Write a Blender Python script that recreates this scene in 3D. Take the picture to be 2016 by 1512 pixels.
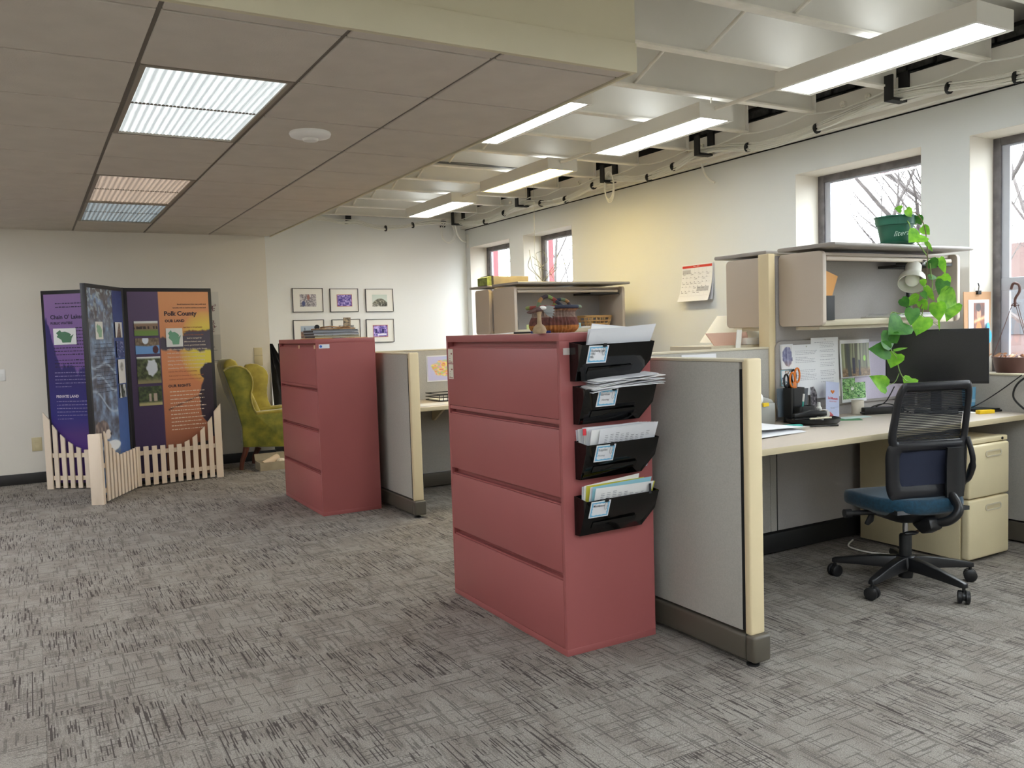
import bpy, bmesh, math, random
import numpy as np
from mathutils import Vector, Matrix
random.seed(7)
PI = math.pi
D = bpy.data
SC = bpy.context.scene
COL = SC.collection
for o in list(D.objects): D.objects.remove(o)

# ------------------------------------------------------------------ camera
F = 1663.2; YAW, PITCH, ROLL = 0.51833613, 0.06272919, 0.03131626; H = 1.36
cy, sy, cp, sp = math.cos(YAW), math.sin(YAW), math.cos(PITCH), math.sin(PITCH)
fw = Vector((sy*cp, cy*cp, -sp)); r0 = Vector((cy, -sy, 0)); d0 = fw.cross(r0)
rt = r0*math.cos(ROLL) + d0*math.sin(ROLL); dn = -r0*math.sin(ROLL) + d0*math.cos(ROLL)
cam = D.cameras.new('camera'); cam_o = D.objects.new('camera', cam); COL.objects.link(cam_o)
M = Matrix.Identity(4)
for i in range(3):
    M[i][0] = rt[i]; M[i][1] = -dn[i]; M[i][2] = -fw[i]
M[0][3], M[1][3], M[2][3] = 0, 0, H
cam_o.matrix_world = M
cam.sensor_fit = 'HORIZONTAL'; cam.sensor_width = 36; cam.lens = 36*F/2016; cam.clip_start = .05; cam.clip_end = 300
SC.camera = cam_o
CAMP = Vector((0, 0, H))
def ray(x, y): return rt*((x-1008)/F) + dn*((y-756)/F) + fw
def atX(x, y, v): r = ray(x, y); return CAMP + r*(v/r.x)
def atY(x, y, v): r = ray(x, y); return CAMP + r*(v/r.y)
def atZ(x, y, v=0): r = ray(x, y); return CAMP + r*((v-H)/r.z)

# ------------------------------------------------------------------ light and exposure
SC.view_settings.view_transform = 'Standard'; SC.view_settings.look = 'None'
SC.view_settings.gamma = 1; SC.view_settings.use_curve_mapping = False
SC.view_settings.exposure = 1.9
SKY = 3.6
w = D.worlds.new('sky'); SC.world = w; w.use_nodes = True
bg = w.node_tree.nodes['Background']; bg.inputs[0].default_value = (.86, .94, 1.0, 1); bg.inputs[1].default_value = SKY
PEND = 4.8
UPL = .75
LEFT_FILL = 4.5  # strength of the fill panels added over the left side
SC.cycles.use_denoising = True
SC.cycles.max_bounces = 8; SC.cycles.diffuse_bounces = 5; SC.cycles.glossy_bounces = 3; SC.cycles.transparent_max_bounces = 10
SC.cycles.sample_clamp_indirect = 6
SC.cycles.caustics_reflective = False; SC.cycles.caustics_refractive = False
def portal(name, loc, sx, sz):
    l = D.lights.new(name, 'AREA'); l.shape = 'RECTANGLE'; l.size = sx; l.size_y = sz; l.cycles.is_portal = True
    o = D.objects.new(name, l); COL.objects.link(o); o.location = loc; o.rotation_euler = (0, PI/2, 0)
    l.size = sz; l.size_y = sx

# ------------------------------------------------------------------ colours and materials
def lin(c):
    if isinstance(c, str):
        c = [int(c[i:i+2], 16)/255 for i in (0, 2, 4)]
    return tuple(v/12.92 if v <= .04045 else ((v+.055)/1.055)**2.4 for v in c[:3])
MATS = {}
def mat(name, c, rough=.6, metal=0, var=0, vs=8, bump=0, bs=200, spec=.5, alpha=1, sheen=0, emit=None, es=0, trans=0, var2=None):
    if name in MATS: return MATS[name]
    m = D.materials.new(name); m.use_nodes = True; nt = m.node_tree; N = nt.nodes; L = nt.links
    b = N['Principled BSDF']; cc = lin(c)
    b.inputs['Base Color'].default_value = (*cc, 1); b.inputs['Roughness'].default_value = rough
    b.inputs['Metallic'].default_value = metal; b.inputs['Specular IOR Level'].default_value = spec
    if sheen: b.inputs['Sheen Weight'].default_value = sheen; b.inputs['Sheen Roughness'].default_value = .4
    if trans: b.inputs['Transmission Weight'].default_value = trans
    if alpha < 1: b.inputs['Alpha'].default_value = alpha
    if emit: b.inputs['Emission Color'].default_value = (*lin(emit), 1); b.inputs['Emission Strength'].default_value = es
    if var or bump:
        tc = N.new('ShaderNodeTexCoord')
    if var:
        n = N.new('ShaderNodeTexNoise'); n.inputs['Scale'].default_value = vs; n.inputs['Detail'].default_value = 5
        L.new(tc.outputs['Object'], n.inputs['Vector'])
        mx = N.new('ShaderNodeMix'); mx.data_type = 'RGBA'
        c2 = lin(var2) if var2 else None
        mx.inputs[6].default_value = (*(c2 if c2 else tuple(max(0, v*(1-var)) for v in cc)), 1)
        mx.inputs[7].default_value = (*(cc if c2 else tuple(min(1, v*(1+var)) for v in cc)), 1)
        mr = N.new('ShaderNodeMapRange'); mr.inputs[1].default_value = .35; mr.inputs[2].default_value = .65
        L.new(n.outputs[0], mr.inputs[0]); L.new(mr.outputs[0], mx.inputs[0]); L.new(mx.outputs[2], b.inputs['Base Color'])
    if bump:
        n2 = N.new('ShaderNodeTexNoise'); n2.inputs['Scale'].default_value = bs; n2.inputs['Detail'].default_value = 3
        L.new(tc.outputs['Object'], n2.inputs['Vector'])
        bp = N.new('ShaderNodeBump'); bp.inputs['Strength'].default_value = bump; bp.inputs['Distance'].default_value = .002
        L.new(n2.outputs[0], bp.inputs['Height']); L.new(bp.outputs[0], b.inputs['Normal'])
    MATS[name] = m; return m
def paint_mat(name='painted_print', rough=.45):
    if name in MATS: return MATS[name]
    m = D.materials.new(name); m.use_nodes = True; nt = m.node_tree
    a = nt.nodes.new('ShaderNodeVertexColor'); a.layer_name = 'Col'
    nt.links.new(a.outputs[0], nt.nodes['Principled BSDF'].inputs['Base Color']); nt.nodes['Principled BSDF'].inputs['Roughness'].default_value = rough
    MATS[name] = m; return m

WALL = mat('wall_paint', 'dcdedc', .85, bump=.15, bs=60)
WALLTAN = mat('wall_paint_warm', 'e2dccf', .85, bump=.15, bs=60)
SOFFIT = mat('soffit_paint', 'd8d0b4', .8, var=.03, vs=2)
REVEAL = mat('reveal_paint', 'e6e3dc', .8)
TILE = mat('ceiling_tile', 'd2cabe', .95, var=.03, vs=6, bump=.5, bs=150)
GRID = mat('ceiling_grid_shaded', '7b746a', .6)  # shade of the grooves between tiles is put into this darker colour
DECK = mat('deck_paint', 'e4e1d8', .8, var=.05, vs=1.5)
JOIST = mat('joist_paint', 'f0ece0', .6, var=.04, vs=12)
DARKBR = mat('dark_brick', '4a4a48', .95, var=.3, vs=30, bump=1, bs=60)  # dark grey brick and mortar, brick tone varied by noise
DARKVOID = mat('dark_mortar', '262624', .95, bump=1, bs=40)
BASEB = mat('dark_baseboard', '23211f', .5)
RED = mat('mauve_steel', '9e5755', .42, var=.02, vs=3, bump=.05, bs=500)
FABRIC = mat('panel_fabric', 'aeaaa1', .95, var=.05, vs=160, bump=.5, bs=700)
TACK = mat('tackboard_fabric', 'a9a4a0', .95, var=.03, vs=160, bump=.4, bs=700)
TACKL = mat('lavender_board', 'c3bbcb', .9, var=.03, vs=100, bump=.3, bs=600)
CREAM = mat('cream_metal', 'dccaa2', .45)
CREAM2 = mat('cream_plastic', 'c9bfa6', .5)
TAUPE = mat('taupe_bin_steel', 'c4b6a6', .5, bump=.05, bs=500)
BRONZE = mat('bronze_base', '565046', .35)
BLACKGAP = mat('black_gap', '0b0b0b', .9)
LAM = mat('worktop_laminate', 'c8bcae', .4, var=.02, vs=40)
EDGE = mat('worktop_edge', 'c8ba98', .5)
PED = mat('pedestal_enamel', 'ddcfa9', .42, var=.02, vs=5)
BLACK = mat('black_plastic', '111112', .35)
BLACKM = mat('matte_black', '141414', .6)
GLOSSB = mat('glossy_black_acrylic', '060606', .08)
WHITEP = mat('white_paper', 'e4e4e6', .7)
WHITEPL = mat('white_plastic', 'e8e6e0', .35)
WMETAL = mat('white_metal', 'd6d2c8', .4)
STEEL = mat('steel', '8d8f92', .3, metal=1)
CHROME = mat('chrome', 'c8c8cc', .12, metal=1)
INK = mat('ink', '2b2b2e', .8)
GREY_INK = mat('grey_ink', '8b8b90', .8)
WOODF = mat('picket_paint', 'e6d5bf', .55)
CABLE = mat('white_cable', 'eeede4', .5)
ORANGE = mat('orange_plastic', 'e07a22', .4)
TEALP = mat('teal_plastic', '3fae9c', .5)

# ------------------------------------------------------------------ mesh helper
class MB:
    def __init__(s): s.v = []; s.f = []; s.mi = []; s.cur = 0
    def add(s, vs, fs):
        b = len(s.v); s.v += [tuple(v) for v in vs]; s.f += [tuple(i+b for i in f) for f in fs]; s.mi += [s.cur]*len(fs); return s
    def box(s, x0, x1, y0, y1, z0, z1):
        return s.hexa([(x0,y0,z0),(x1,y0,z0),(x1,y1,z0),(x0,y1,z0),(x0,y0,z1),(x1,y0,z1),(x1,y1,z1),(x0,y1,z1)])
    def hexa(s, v): return s.add(v, [(0,3,2,1),(4,5,6,7),(0,1,5,4),(1,2,6,5),(2,3,7,6),(3,0,4,7)])
    def prism(s, pts, vec):
        n = len(pts); vec = Vector(vec); p = [Vector(q) for q in pts]
        nn = Vector((0,0,0))
        for i in range(n): nn += p[i].cross(p[(i+1)%n])
        if nn.dot(vec) > 0: p = p[::-1]
        return s.add(p + [q+vec for q in p], [tuple(range(n)), tuple(range(2*n-1, n-1, -1))] + [(i, i+n, (i+1)%n+n, (i+1)%n)[::1] for i in range(n)])
    def tube(s, pts, r, n=8, closed=False, caps=True):
        pts = [Vector(p) for p in pts]; m = len(pts); R = r if isinstance(r, (list, tuple)) else [r]*m
        vs = []; up = None
        for i, p in enumerate(pts):
            if closed: t = pts[(i+1)%m]-pts[i-1]
            else: t = pts[min(i+1, m-1)]-pts[max(i-1, 0)]
            if t.length < 1e-9: t = Vector((0,0,1))
            t.normalize()
            if up is None:
                up = Vector((0,0,1)) if abs(t.z) < .9 else Vector((1,0,0))
            a = up - t*up.dot(t)
            if a.length < 1e-6: a = t.orthogonal()
            a.normalize(); up = a; b = t.cross(a)
            for k in range(n):
                an = 2*PI*k/n; vs.append(p + a*math.cos(an)*R[i] + b*math.sin(an)*R[i])
        fs = []
        for i in range(m if closed else m-1):
            j = (i+1) % m
            for k in range(n): fs.append((i*n+k, i*n+(k+1)%n, j*n+(k+1)%n, j*n+k))
        if not closed and caps: fs += [tuple(range(n-1, -1, -1)), tuple(range((m-1)*n, m*n))]
        return s.add(vs, fs)
    def cyl(s, p0, p1, r, n=16, r2=None): return s.tube([p0, p1], [r, r if r2 is None else r2], n)
    def lathe(s, prof, c=(0,0,0), n=24, axis=(0,0,1)):
        ax = Vector(axis).normalized(); a = ax.orthogonal().normalized(); b = ax.cross(a); c = Vector(c); vs = []
        for r, z in prof:
            for k in range(n):
                an = 2*PI*k/n; vs.append(c + ax*z + (a*math.cos(an)+b*math.sin(an))*max(r, 1e-5))
        m = len(prof); fs = [(i*n+k, i*n+(k+1)%n, (i+1)*n+(k+1)%n, (i+1)*n+k) for i in range(m-1) for k in range(n)]
        fs += [tuple(range(n-1, -1, -1)), tuple(range((m-1)*n, m*n))]
        return s.add(vs, fs)
    def ell(s, c, r, n=14, m=9, rot=None):
        c = Vector(c); vs = []; rot = rot or Matrix.Identity(3)
        for i in range(1, m):
            th = PI*i/m
            for k in range(n):
                ph = 2*PI*k/n; vs.append(c + rot @ Vector((r[0]*math.sin(th)*math.cos(ph), r[1]*math.sin(th)*math.sin(ph), r[2]*math.cos(th))))
        vs += [c + rot @ Vector((0,0,r[2])), c - rot @ Vector((0,0,r[2]))]; t = len(vs)-2
        fs = [(i*n+k, (i+1)*n+k, (i+1)*n+(k+1)%n, i*n+(k+1)%n) for i in range(m-2) for k in range(n)]
        fs += [(t, k, (k+1)%n) for k in range(n)] + [(t+1, (m-2)*n+(k+1)%n, (m-2)*n+k) for k in range(n)]
        return s.add(vs, fs)
    def grid(s, fn, nu, nv, thick=0):
        P = [[Vector(fn(i/nu, j/nv)) for i in range(nu+1)] for j in range(nv+1)]
        W = nu+1; vs = [p for row in P for p in row]
        fs = [(j*W+i, j*W+i+1, (j+1)*W+i+1, (j+1)*W+i) for j in range(nv) for i in range(nu)]
        if thick:
            nn = []
            for j in range(nv+1):
                for i in range(nu+1):
                    a = P[j][min(i+1, nu)]-P[j][max(i-1, 0)]; b = P[min(j+1, nv)][i]-P[max(j-1, 0)][i]
                    q = a.cross(b); nn.append(q.normalized() if q.length > 0 else Vector((0,0,1)))
            K = len(vs); vs = vs + [v-n*thick for v, n in zip(vs, nn)]
            fs += [tuple(x+K for x in f[::-1]) for f in fs]
            for i in range(nu):
                fs.append((i+1, i, i+K, i+1+K)); a = nv*W+i; fs.append((a, a+1, a+1+K, a+K))
            for j in range(nv):
                a = j*W; fs.append((a, a+W, a+W+K, a+K)); a = j*W+nu; fs.append((a+W, a, a+K, a+W+K))
        return s.add(vs, fs)
    def ring(s, outer, inner, vec):
        # frame between two equal-length outlines, extruded by vec
        n = len(outer); vec = Vector(vec)
        o = [Vector(p) for p in outer]; i_ = [Vector(p) for p in inner]
        vs = o + i_ + [p+vec for p in o] + [p+vec for p in i_]
        fs = []
        for k in range(n):
            j = (k+1) % n
            fs += [(k, j, n+j, n+k), (2*n+k, 3*n+k, 3*n+j, 2*n+j), (k, 2*n+k, 2*n+j, j), (n+k, n+j, 3*n+j, 3*n+k)]
        return s.add(vs, fs)
def rrect(w, h, r, n=5, cx=0, cy=0):
    out = []
    for (sx, sy_, a0) in ((1, 1, 0), (-1, 1, 90), (-1, -1, 180), (1, -1, 270)):
        for k in range(n+1):
            a = math.radians(a0 + 90*k/n); out.append((cx + sx*(w/2-r) + r*math.cos(a), cy + sy_*(h/2-r) + r*math.sin(a)))
    return out
def spline(pts, n=8):
    P = [Vector(p) for p in pts]; out = []
    for i in range(len(P)-1):
        a, b, c, d = P[max(i-1, 0)], P[i], P[i+1], P[min(i+2, len(P)-1)]
        for k in range(n):
            t = k/n; out.append(.5*((2*b) + (c-a)*t + (2*a-5*b+4*c-d)*t*t + (3*b-a-3*c+d)*t**3))
    out.append(P[-1]); return out

# ------------------------------------------------------------------ object helper
def wloc(o):
    t = Vector((0, 0, 0))
    while o is not None: t += o.location; o = o.parent
    return t
def tag(o, label=None, cat=None, group=None, kind=None):
    if label: o['label'] = label
    if cat: o['category'] = cat
    if group: o['group'] = group
    if kind: o['kind'] = kind
    return o
def thing(name, label, cat, loc=(0,0,0), rotz=0, group=None):
    o = D.objects.new(name, None); o.empty_display_size = .05; COL.objects.link(o)
    o.location = loc; o.rotation_euler = (0, 0, rotz); return tag(o, label, cat, group)
def ob(name, mb, m, parent=None, local=False, bevel=0, seg=2, smooth=None, keep=False):
    """link a mesh; coordinates are absolute unless local=True"""
    vs = mb.v
    off = Vector((0, 0, 0))
    if parent is not None and not local: off = wloc(parent)
    org = Vector((0, 0, 0))
    if parent is None and not keep:
        a = np.array([tuple(v) for v in vs]); org = Vector(((a[:,0].min()+a[:,0].max())/2, (a[:,1].min()+a[:,1].max())/2, a[:,2].min())); off = org
    me = D.meshes.new(name); me.from_pydata([Vector(v)-off for v in vs], [], mb.f)
    ms = m if isinstance(m, (list, tuple)) else [m]
    for q in ms: me.materials.append(q)
    if len(ms) > 1: me.polygons.foreach_set('material_index', mb.mi)
    bm = bmesh.new(); bm.from_mesh(me); bmesh.ops.recalc_face_normals(bm, faces=bm.faces)
    if bevel:
        es = [e for e in bm.edges if len(e.link_faces) == 2 and e.calc_face_angle(0) > .7]
        try: bmesh.ops.bevel(bm, geom=es, offset=bevel, segments=seg, affect='EDGES', profile=.5, clamp_overlap=True)
        except Exception: pass
    bm.to_mesh(me); bm.free()
    if smooth or bevel:
        me.polygons.foreach_set('use_smooth', [True]*len(me.polygons)); me.set_sharp_from_angle(angle=math.radians(smooth or 40))
    o = D.objects.new(name, me); COL.objects.link(o); o.location = org
    if parent is not None: o.parent = parent
    return o
def struct(name, mb, m, parent=None, **k):
    o = ob(name, mb, m, parent, keep=True, **k); o['kind'] = 'structure'; return o
def copy_tree(o, parent=None, delta=None, label=None, group=None):
    c = o.copy(); COL.objects.link(c); c.parent = parent
    if delta is not None: c.location = o.location + Vector(delta)
    if label: c['label'] = label
    if group: c['group'] = group
    for ch in list(o.children): copy_tree(ch, c)
    return c
def sub(parent, name, x0, x1, y0, y1, z0, z1, m, bevel=0):
    return ob(name, MB().box(x0, x1, y0, y1, z0, z1), m, parent, bevel=bevel)
class Fr:
    """flat frame: origin, right u, up v, outward n"""
    def __init__(s, o, u, v, n=None):
        s.o = Vector(o); s.u = Vector(u).normalized(); s.v = Vector(v).normalized(); s.n = Vector(n).normalized() if n else s.u.cross(s.v)
    def p(s, a, b, c=0): return s.o + s.u*a + s.v*b + s.n*c
def card(name, fr, a0, b0, a1, b1, m, parent=None, t=.001, c=0, bend=0, **k):
    if bend:
        mb = MB().grid(lambda i, j: fr.p(a0+(a1-a0)*i, b0+(b1-b0)*j, c+t+bend*(1-j)**2), 2, 6, t)
    else:
        mb = MB().prism([fr.p(a0, b0, c), fr.p(a1, b0, c), fr.p(a1, b1, c), fr.p(a0, b1, c)], fr.n*t)
    return ob(name, mb, m, parent, **k)
def flat(name, fr, pts, m, parent, c=.001, t=.0006):
    return ob(name, MB().prism([fr.p(a, b, c) for a, b in pts], fr.n*t), m, parent)
def painted(name, fr, a0, b0, a1, b1, nx, ny, fn, parent=None, c=.001, m=None, bend=0):
    """grid of small faces with colours from fn(u 0..1 right, v 0..1 down, rng)"""
    U, V = np.meshgrid(np.linspace(0, 1, nx+1), np.linspace(0, 1, ny+1))
    C = np.clip(fn(U, V), 0, 1).reshape(-1, 3)
    mb = MB(); mb.grid(lambda i, j: fr.p(a0+(a1-a0)*i, b1-(b1-b0)*j, c+bend*j*j), nx, ny)
    off = wloc(parent) if parent is not None else Vector((0,0,0)); org = Vector((0,0,0))
    if parent is None: org = off = fr.p((a0+a1)/2, b0, c)
    me = D.meshes.new(name); me.from_pydata([Vector(v)-off for v in mb.v], [], mb.f)
    at = me.color_attributes.new('Col', 'FLOAT_COLOR', 'POINT')
    L = np.where(C <= .04045, C/12.92, ((C+.055)/1.055)**2.4)
    at.data.foreach_set('color', np.concatenate([L, np.ones((len(L), 1))], 1).astype(np.float32).ravel())
    me.materials.append(m or paint_mat()); o = D.objects.new(name, me); COL.objects.link(o); o.location = org
    if parent is not None: o.parent = parent
    return o
RNG = np.random.default_rng(3)
def vnoise(U, V, su, sv, oct=3, seed=0):
    r = np.random.default_rng(seed); out = np.zeros_like(U); amp = 1; tot = 0
    for k in range(oct):
        nu, nv = int(su*2**k)+2, int(sv*2**k)+2; g = r.random((nv+1, nu+1))
        x = U*(nu-1); y = V*(nv-1); i = x.astype(int); j = y.astype(int); fx = x-i; fy = y-j
        fx = fx*fx*(3-2*fx); fy = fy*fy*(3-2*fy)
        out += amp*((g[j, i]*(1-fx)+g[j, i+1]*fx)*(1-fy) + (g[j+1, i]*(1-fx)+g[j+1, i+1]*fx)*fy); tot += amp; amp *= .55
    return out/tot
def C3(s): return np.array([int(s[i:i+2], 16)/255 for i in (0, 2, 4)])
def mixc(A, B, t): t = np.clip(t, 0, 1)[..., None]; return A*(1-t) + B*t
def full(U, s): return np.ones(U.shape+(3,))*C3(s)
def text(body, fr, a, b, size, m, parent, bold=0, align='LEFT', c=.0015, name='lettering', shear=0, sx=1, ls=1.0):
    cu = D.curves.new(name, 'FONT'); cu.body = body; cu.size = size; cu.align_x = align; cu.offset = bold; cu.shear = shear
    cu.resolution_u = 2; cu.space_line = ls; cu.materials.append(m)
    tmp = D.objects.new(name, cu); COL.objects.link(tmp); me = D.meshes.new_from_object(tmp); D.objects.remove(tmp); D.curves.remove(cu)
    me.name = name
    if not len(me.materials): me.materials.append(m)
    o = D.objects.new(name, me); COL.objects.link(o); off = wloc(parent) if parent is not None else Vector((0,0,0))
    p = fr.p(a, b, c) - off; R = Matrix((fr.u*sx, fr.v, fr.n)).transposed().to_4x4(); R.translation = p
    o.matrix_local = R
    if parent is not None: o.parent = parent; o.matrix_parent_inverse = Matrix.Identity(4)
    return o
def lines(name, fr, rows, m, parent, c=.0016, h=.0035):
    """rows of printed words too small to read: (a0, a1, b); joined"""
    mb = MB(); r = random.Random(len(rows))
    for a0, a1, b in rows:
        x = a0
        while x < a1-.004:
            wd = min(r.uniform(.010, .034), a1-x); hh = h*r.uniform(.75, 1.1)
            mb.add([fr.p(x, b, c), fr.p(x+wd, b, c), fr.p(x+wd, b+hh, c), fr.p(x, b+hh, c)], [(0,1,2,3)]); x += wd+.006
    o = ob(name, mb, m, parent); o['kind'] = 'stuff'; return o

# ------------------------------------------------------------------ carpet
def carpet_mat(name, strong):
    m = D.materials.new(name); m.use_nodes = True; nt = m.node_tree; N = nt.nodes; L = nt.links; b = N['Principled BSDF']
    b.inputs['Roughness'].default_value = .95; b.inputs['Specular IOR Level'].default_value = .15
    tc = N.new('ShaderNodeTexCoord'); oi = N.new('ShaderNodeObjectInfo')
    ml = N.new('ShaderNodeVectorMath'); ml.operation = 'SCALE'; ml.inputs[0].default_value = (31.7, 17.3, 9.1)
    L.new(oi.outputs['Random'], ml.inputs['Scale'])
    ad = N.new('ShaderNodeVectorMath'); ad.operation = 'ADD'; L.new(tc.outputs['Object'], ad.inputs[0]); L.new(ml.outputs[0], ad.inputs[1])
    def streak(sx, sy_, lo, hi, det=2, dist=0):
        v = N.new('ShaderNodeVectorMath'); v.operation = 'MULTIPLY'; v.inputs[1].default_value = (sx, sy_, 1); L.new(ad.outputs[0], v.inputs[0])
        n = N.new('ShaderNodeTexNoise'); n.inputs['Scale'].default_value = 1; n.inputs['Detail'].default_value = det; n.inputs['Roughness'].default_value = .45
        n.inputs['Distortion'].default_value = dist
        L.new(v.outputs[0], n.inputs['Vector']); r = N.new('ShaderNodeMapRange'); r.inputs[1].default_value = lo; r.inputs[2].default_value = hi
        L.new(n.outputs[0], r.inputs[0]); return r.outputs[0]
    sep = N.new('ShaderNodeSeparateXYZ'); L.new(ad.outputs[0], sep.inputs[0])
    def dash(nc, f, lo, hi, along='y', seed=0.0):
        """rectangular yarn dashes: nc yarn rows per metre, f dashes per metre"""
        A, B = (sep.outputs[0], sep.outputs[1]) if along == 'y' else (sep.outputs[1], sep.outputs[0])
        q = N.new('ShaderNodeMath'); q.operation = 'MULTIPLY'; q.inputs[1].default_value = nc; L.new(A, q.inputs[0])
        fl = N.new('ShaderNodeMath'); fl.operation = 'FLOOR'; L.new(q.outputs[0], fl.inputs[0])
        wn = N.new('ShaderNodeTexWhiteNoise'); wn.noise_dimensions = '1D'; L.new(fl.outputs[0], wn.inputs['W'])
        c1 = N.new('ShaderNodeMath'); c1.operation = 'MULTIPLY_ADD'; c1.inputs[1].default_value = 371.0; c1.inputs[2].default_value = seed; L.new(wn.outputs['Value'], c1.inputs[0])
        c2 = N.new('ShaderNodeMath'); c2.operation = 'MULTIPLY'; c2.inputs[1].default_value = f; L.new(B, c2.inputs[0])
        cb = N.new('ShaderNodeCombineXYZ'); L.new(c1.outputs[0], cb.inputs[0]); L.new(c2.outputs[0], cb.inputs[1])
        n = N.new('ShaderNodeTexNoise'); n.noise_dimensions = '2D'; n.inputs['Scale'].default_value = 1; n.inputs['Detail'].default_value = 1; L.new(cb.outputs[0], n.inputs['Vector'])
        r = N.new('ShaderNodeMapRange'); r.inputs[1].default_value = lo; r.inputs[2].default_value = hi; L.new(n.outputs[0], r.inputs[0]); return r.outputs[0]
    def math_(op, a, c):
        q = N.new('ShaderNodeMath'); q.operation = op
        for k, z in enumerate((a, c)):
            if isinstance(z, (int, float)): q.inputs[k].default_value = z
            else: L.new(z, q.inputs[k])
        q.use_clamp = True; return q.outputs[0]
    if strong:
        a1 = dash(235, 4.6, .62, .64); a2 = dash(235, 7, .54, .60, seed=9.3); x1 = dash(200, 5.5, .65, .675, 'x')
        d = math_('MAXIMUM', math_('MULTIPLY', a1, .82), math_('MULTIPLY', a2, .30)); d = math_('MAXIMUM', d, math_('MULTIPLY', x1, .55))
    else:
        a1 = dash(85, 5, .66, .72, seed=3.1); x1 = dash(200, 3.2, .64, .67, 'x'); a2 = dash(235, 4, .65, .675)
        d = math_('MAXIMUM', math_('MULTIPLY', a1, .38), math_('MULTIPLY', x1, .50)); d = math_('MAXIMUM', d, math_('MULTIPLY', a2, .50))
    sp_ = streak(240, 240, .3, .7, 2); bl = streak(9, 5, .42, .62, 2)
    m1 = N.new('ShaderNodeMix'); m1.data_type = 'RGBA'; m1.inputs[6].default_value = (*lin('958f86'), 1); m1.inputs[7].default_value = (*lin('888178'), 1); L.new(bl, m1.inputs[0])
    m2 = N.new('ShaderNodeMix'); m2.data_type = 'RGBA'; m2.blend_type = 'MULTIPLY'; m2.inputs[0].default_value = .85
    sc_ = N.new('ShaderNodeMapRange'); sc_.inputs[3].default_value = .62; sc_.inputs[4].default_value = 1.3; L.new(sp_, sc_.inputs[0])
    L.new(m1.outputs[2], m2.inputs[6]); L.new(sc_.outputs[0], m2.inputs[7])
    m3 = N.new('ShaderNodeMix'); m3.data_type = 'RGBA'; m3.inputs[7].default_value = (*lin('38302f'), 1); L.new(m2.outputs[2], m3.inputs[6]); L.new(d, m3.inputs[0])
    L.new(m3.outputs[2], b.inputs['Base Color'])
    bp = N.new('ShaderNodeBump'); bp.inputs['Strength'].default_value = .6; bp.inputs['Distance'].default_value = .003
    L.new(sp_, bp.inputs['Height']); L.new(bp.outputs[0], b.inputs['Normal'])
    return m
CST, CSO = carpet_mat('carpet_streaked', True), carpet_mat('carpet_soft', False)
XL, XR, YN, YF, ZD = -3.2, 5.17, -3.0, 10.2, 3.15
floor = struct('floor', MB().box(XL-.2, 5.45, YN-.2, YF+.2, -.15, -.0032), CSO)
def proj(p):
    q = Vector(p)-CAMP; z = q.dot(fw)
    return (1008+F*q.dot(rt)/z, 756+F*q.dot(dn)/z) if z > .1 else (-9999, -9999)
TX, TY = .497, .503
tm = []
for m in (CST, CSO):
    e = .0001; mb = MB().hexa([(e,e,-.003),(TX-e,e,-.003),(TX-e,TY-e,-.003),(e,TY-e,-.003),(e+.0004,e+.0004,0),(TX-e-.0004,e+.0004,0),(TX-e-.0004,TY-e-.0004,0),(e+.0004,TY-e-.0004,0)])
    me = D.meshes.new('carpet_tile'); me.from_pydata(mb.v, [], mb.f); me.materials.append(m); tm.append(me)
rest = MB()
for i in range(-7, 11):
    for j in range(-12, 15):
        x, y = -.023+i*TX, 3.01+j*TY
        vis = any(-20 < px < 2036 and 0 < py < 1532 for px, py in (proj((x+a*TX, y+b*TY, 0)) for a in (0, .5, 1) for b in (0, .5, 1)))
        if vis and x < XR and y < YF:
            o = D.objects.new('carpet_tile', tm[(i+j) % 2]); COL.objects.link(o); o.location = (x, y, 0); o.parent = floor
        else:
            x1, y1 = min(x+TX, XR), min(y+TY, YF)
            if x1 > x and y1 > y: rest.cur = (i+j) % 2; rest.box(x+.001, x1-.001, y+.001, y1-.001, -.003, 0)
o = ob('carpet_field', rest, [CST, CSO], floor, local=True); o['kind'] = 'stuff'

# ------------------------------------------------------------------ walls
struct('wall_back', MB().box(XL, 2.36, 9.6, YF+.1, 0, ZD), WALLTAN)
struct('wall_recess', MB().box(2.36, XR+.3, YF, YF+.12, 0, ZD), mat('wall_paint_white', 'e8e9e6', .85, bump=.15, bs=60))
struct('wall_left', MB().box(XL-.12, XL, YN, YF, 0, ZD), WALLTAN)
struct('wall_rear', MB().box(XL-.12, XR+.3, YN-.12, YN, 0, ZD), WALLTAN)
struct('baseboard_back', MB().box(XL, 2.37, 9.585, 9.6, 0, .105), BASEB, bevel=.003)
struct('baseboard_recess', MB().box(2.372, XR, 10.185, YF, 0, .105), BASEB, bevel=.003)
struct('baseboard_right', MB().box(XR-.012, XR, YN, 10.18, 0, .105), BASEB)
SILL, HEAD = .994, 2.485
WIN = [(9.02, 10.08), (7.66, 8.69), (3.54, 4.59), (2.12, 3.21), (.35, 1.4), (-1.9, -.85)]
mb = MB(); XO = 5.45
mb.box(XR, XO, YN, YF, 0, SILL); mb.box(XR, XO, YN, YF, HEAD, 2.735)
ys = [YF] + [v for a, b in WIN for v in (b, a)] + [YN]
for k in range(0, len(ys), 2): mb.box(XR, XO, ys[k+1], ys[k], SILL, HEAD)
struct('wall_right', mb, WALL)
REV = mat('reveal_plaster', 'dfd9cc', .75)
for a, b in WIN:
    mb = MB(); e = .002
    mb.box(XR+.001, 5.42, a, a+e, SILL, HEAD); mb.box(XR+.001, 5.42, b-e, b, SILL, HEAD); mb.box(XR+.001, 5.42, a+e, b-e, HEAD-e, HEAD); mb.box(XR-.008, 5.42, a+e, b-e, SILL, SILL+.006)
    struct('trim_reveal', mb, REV)
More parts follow.
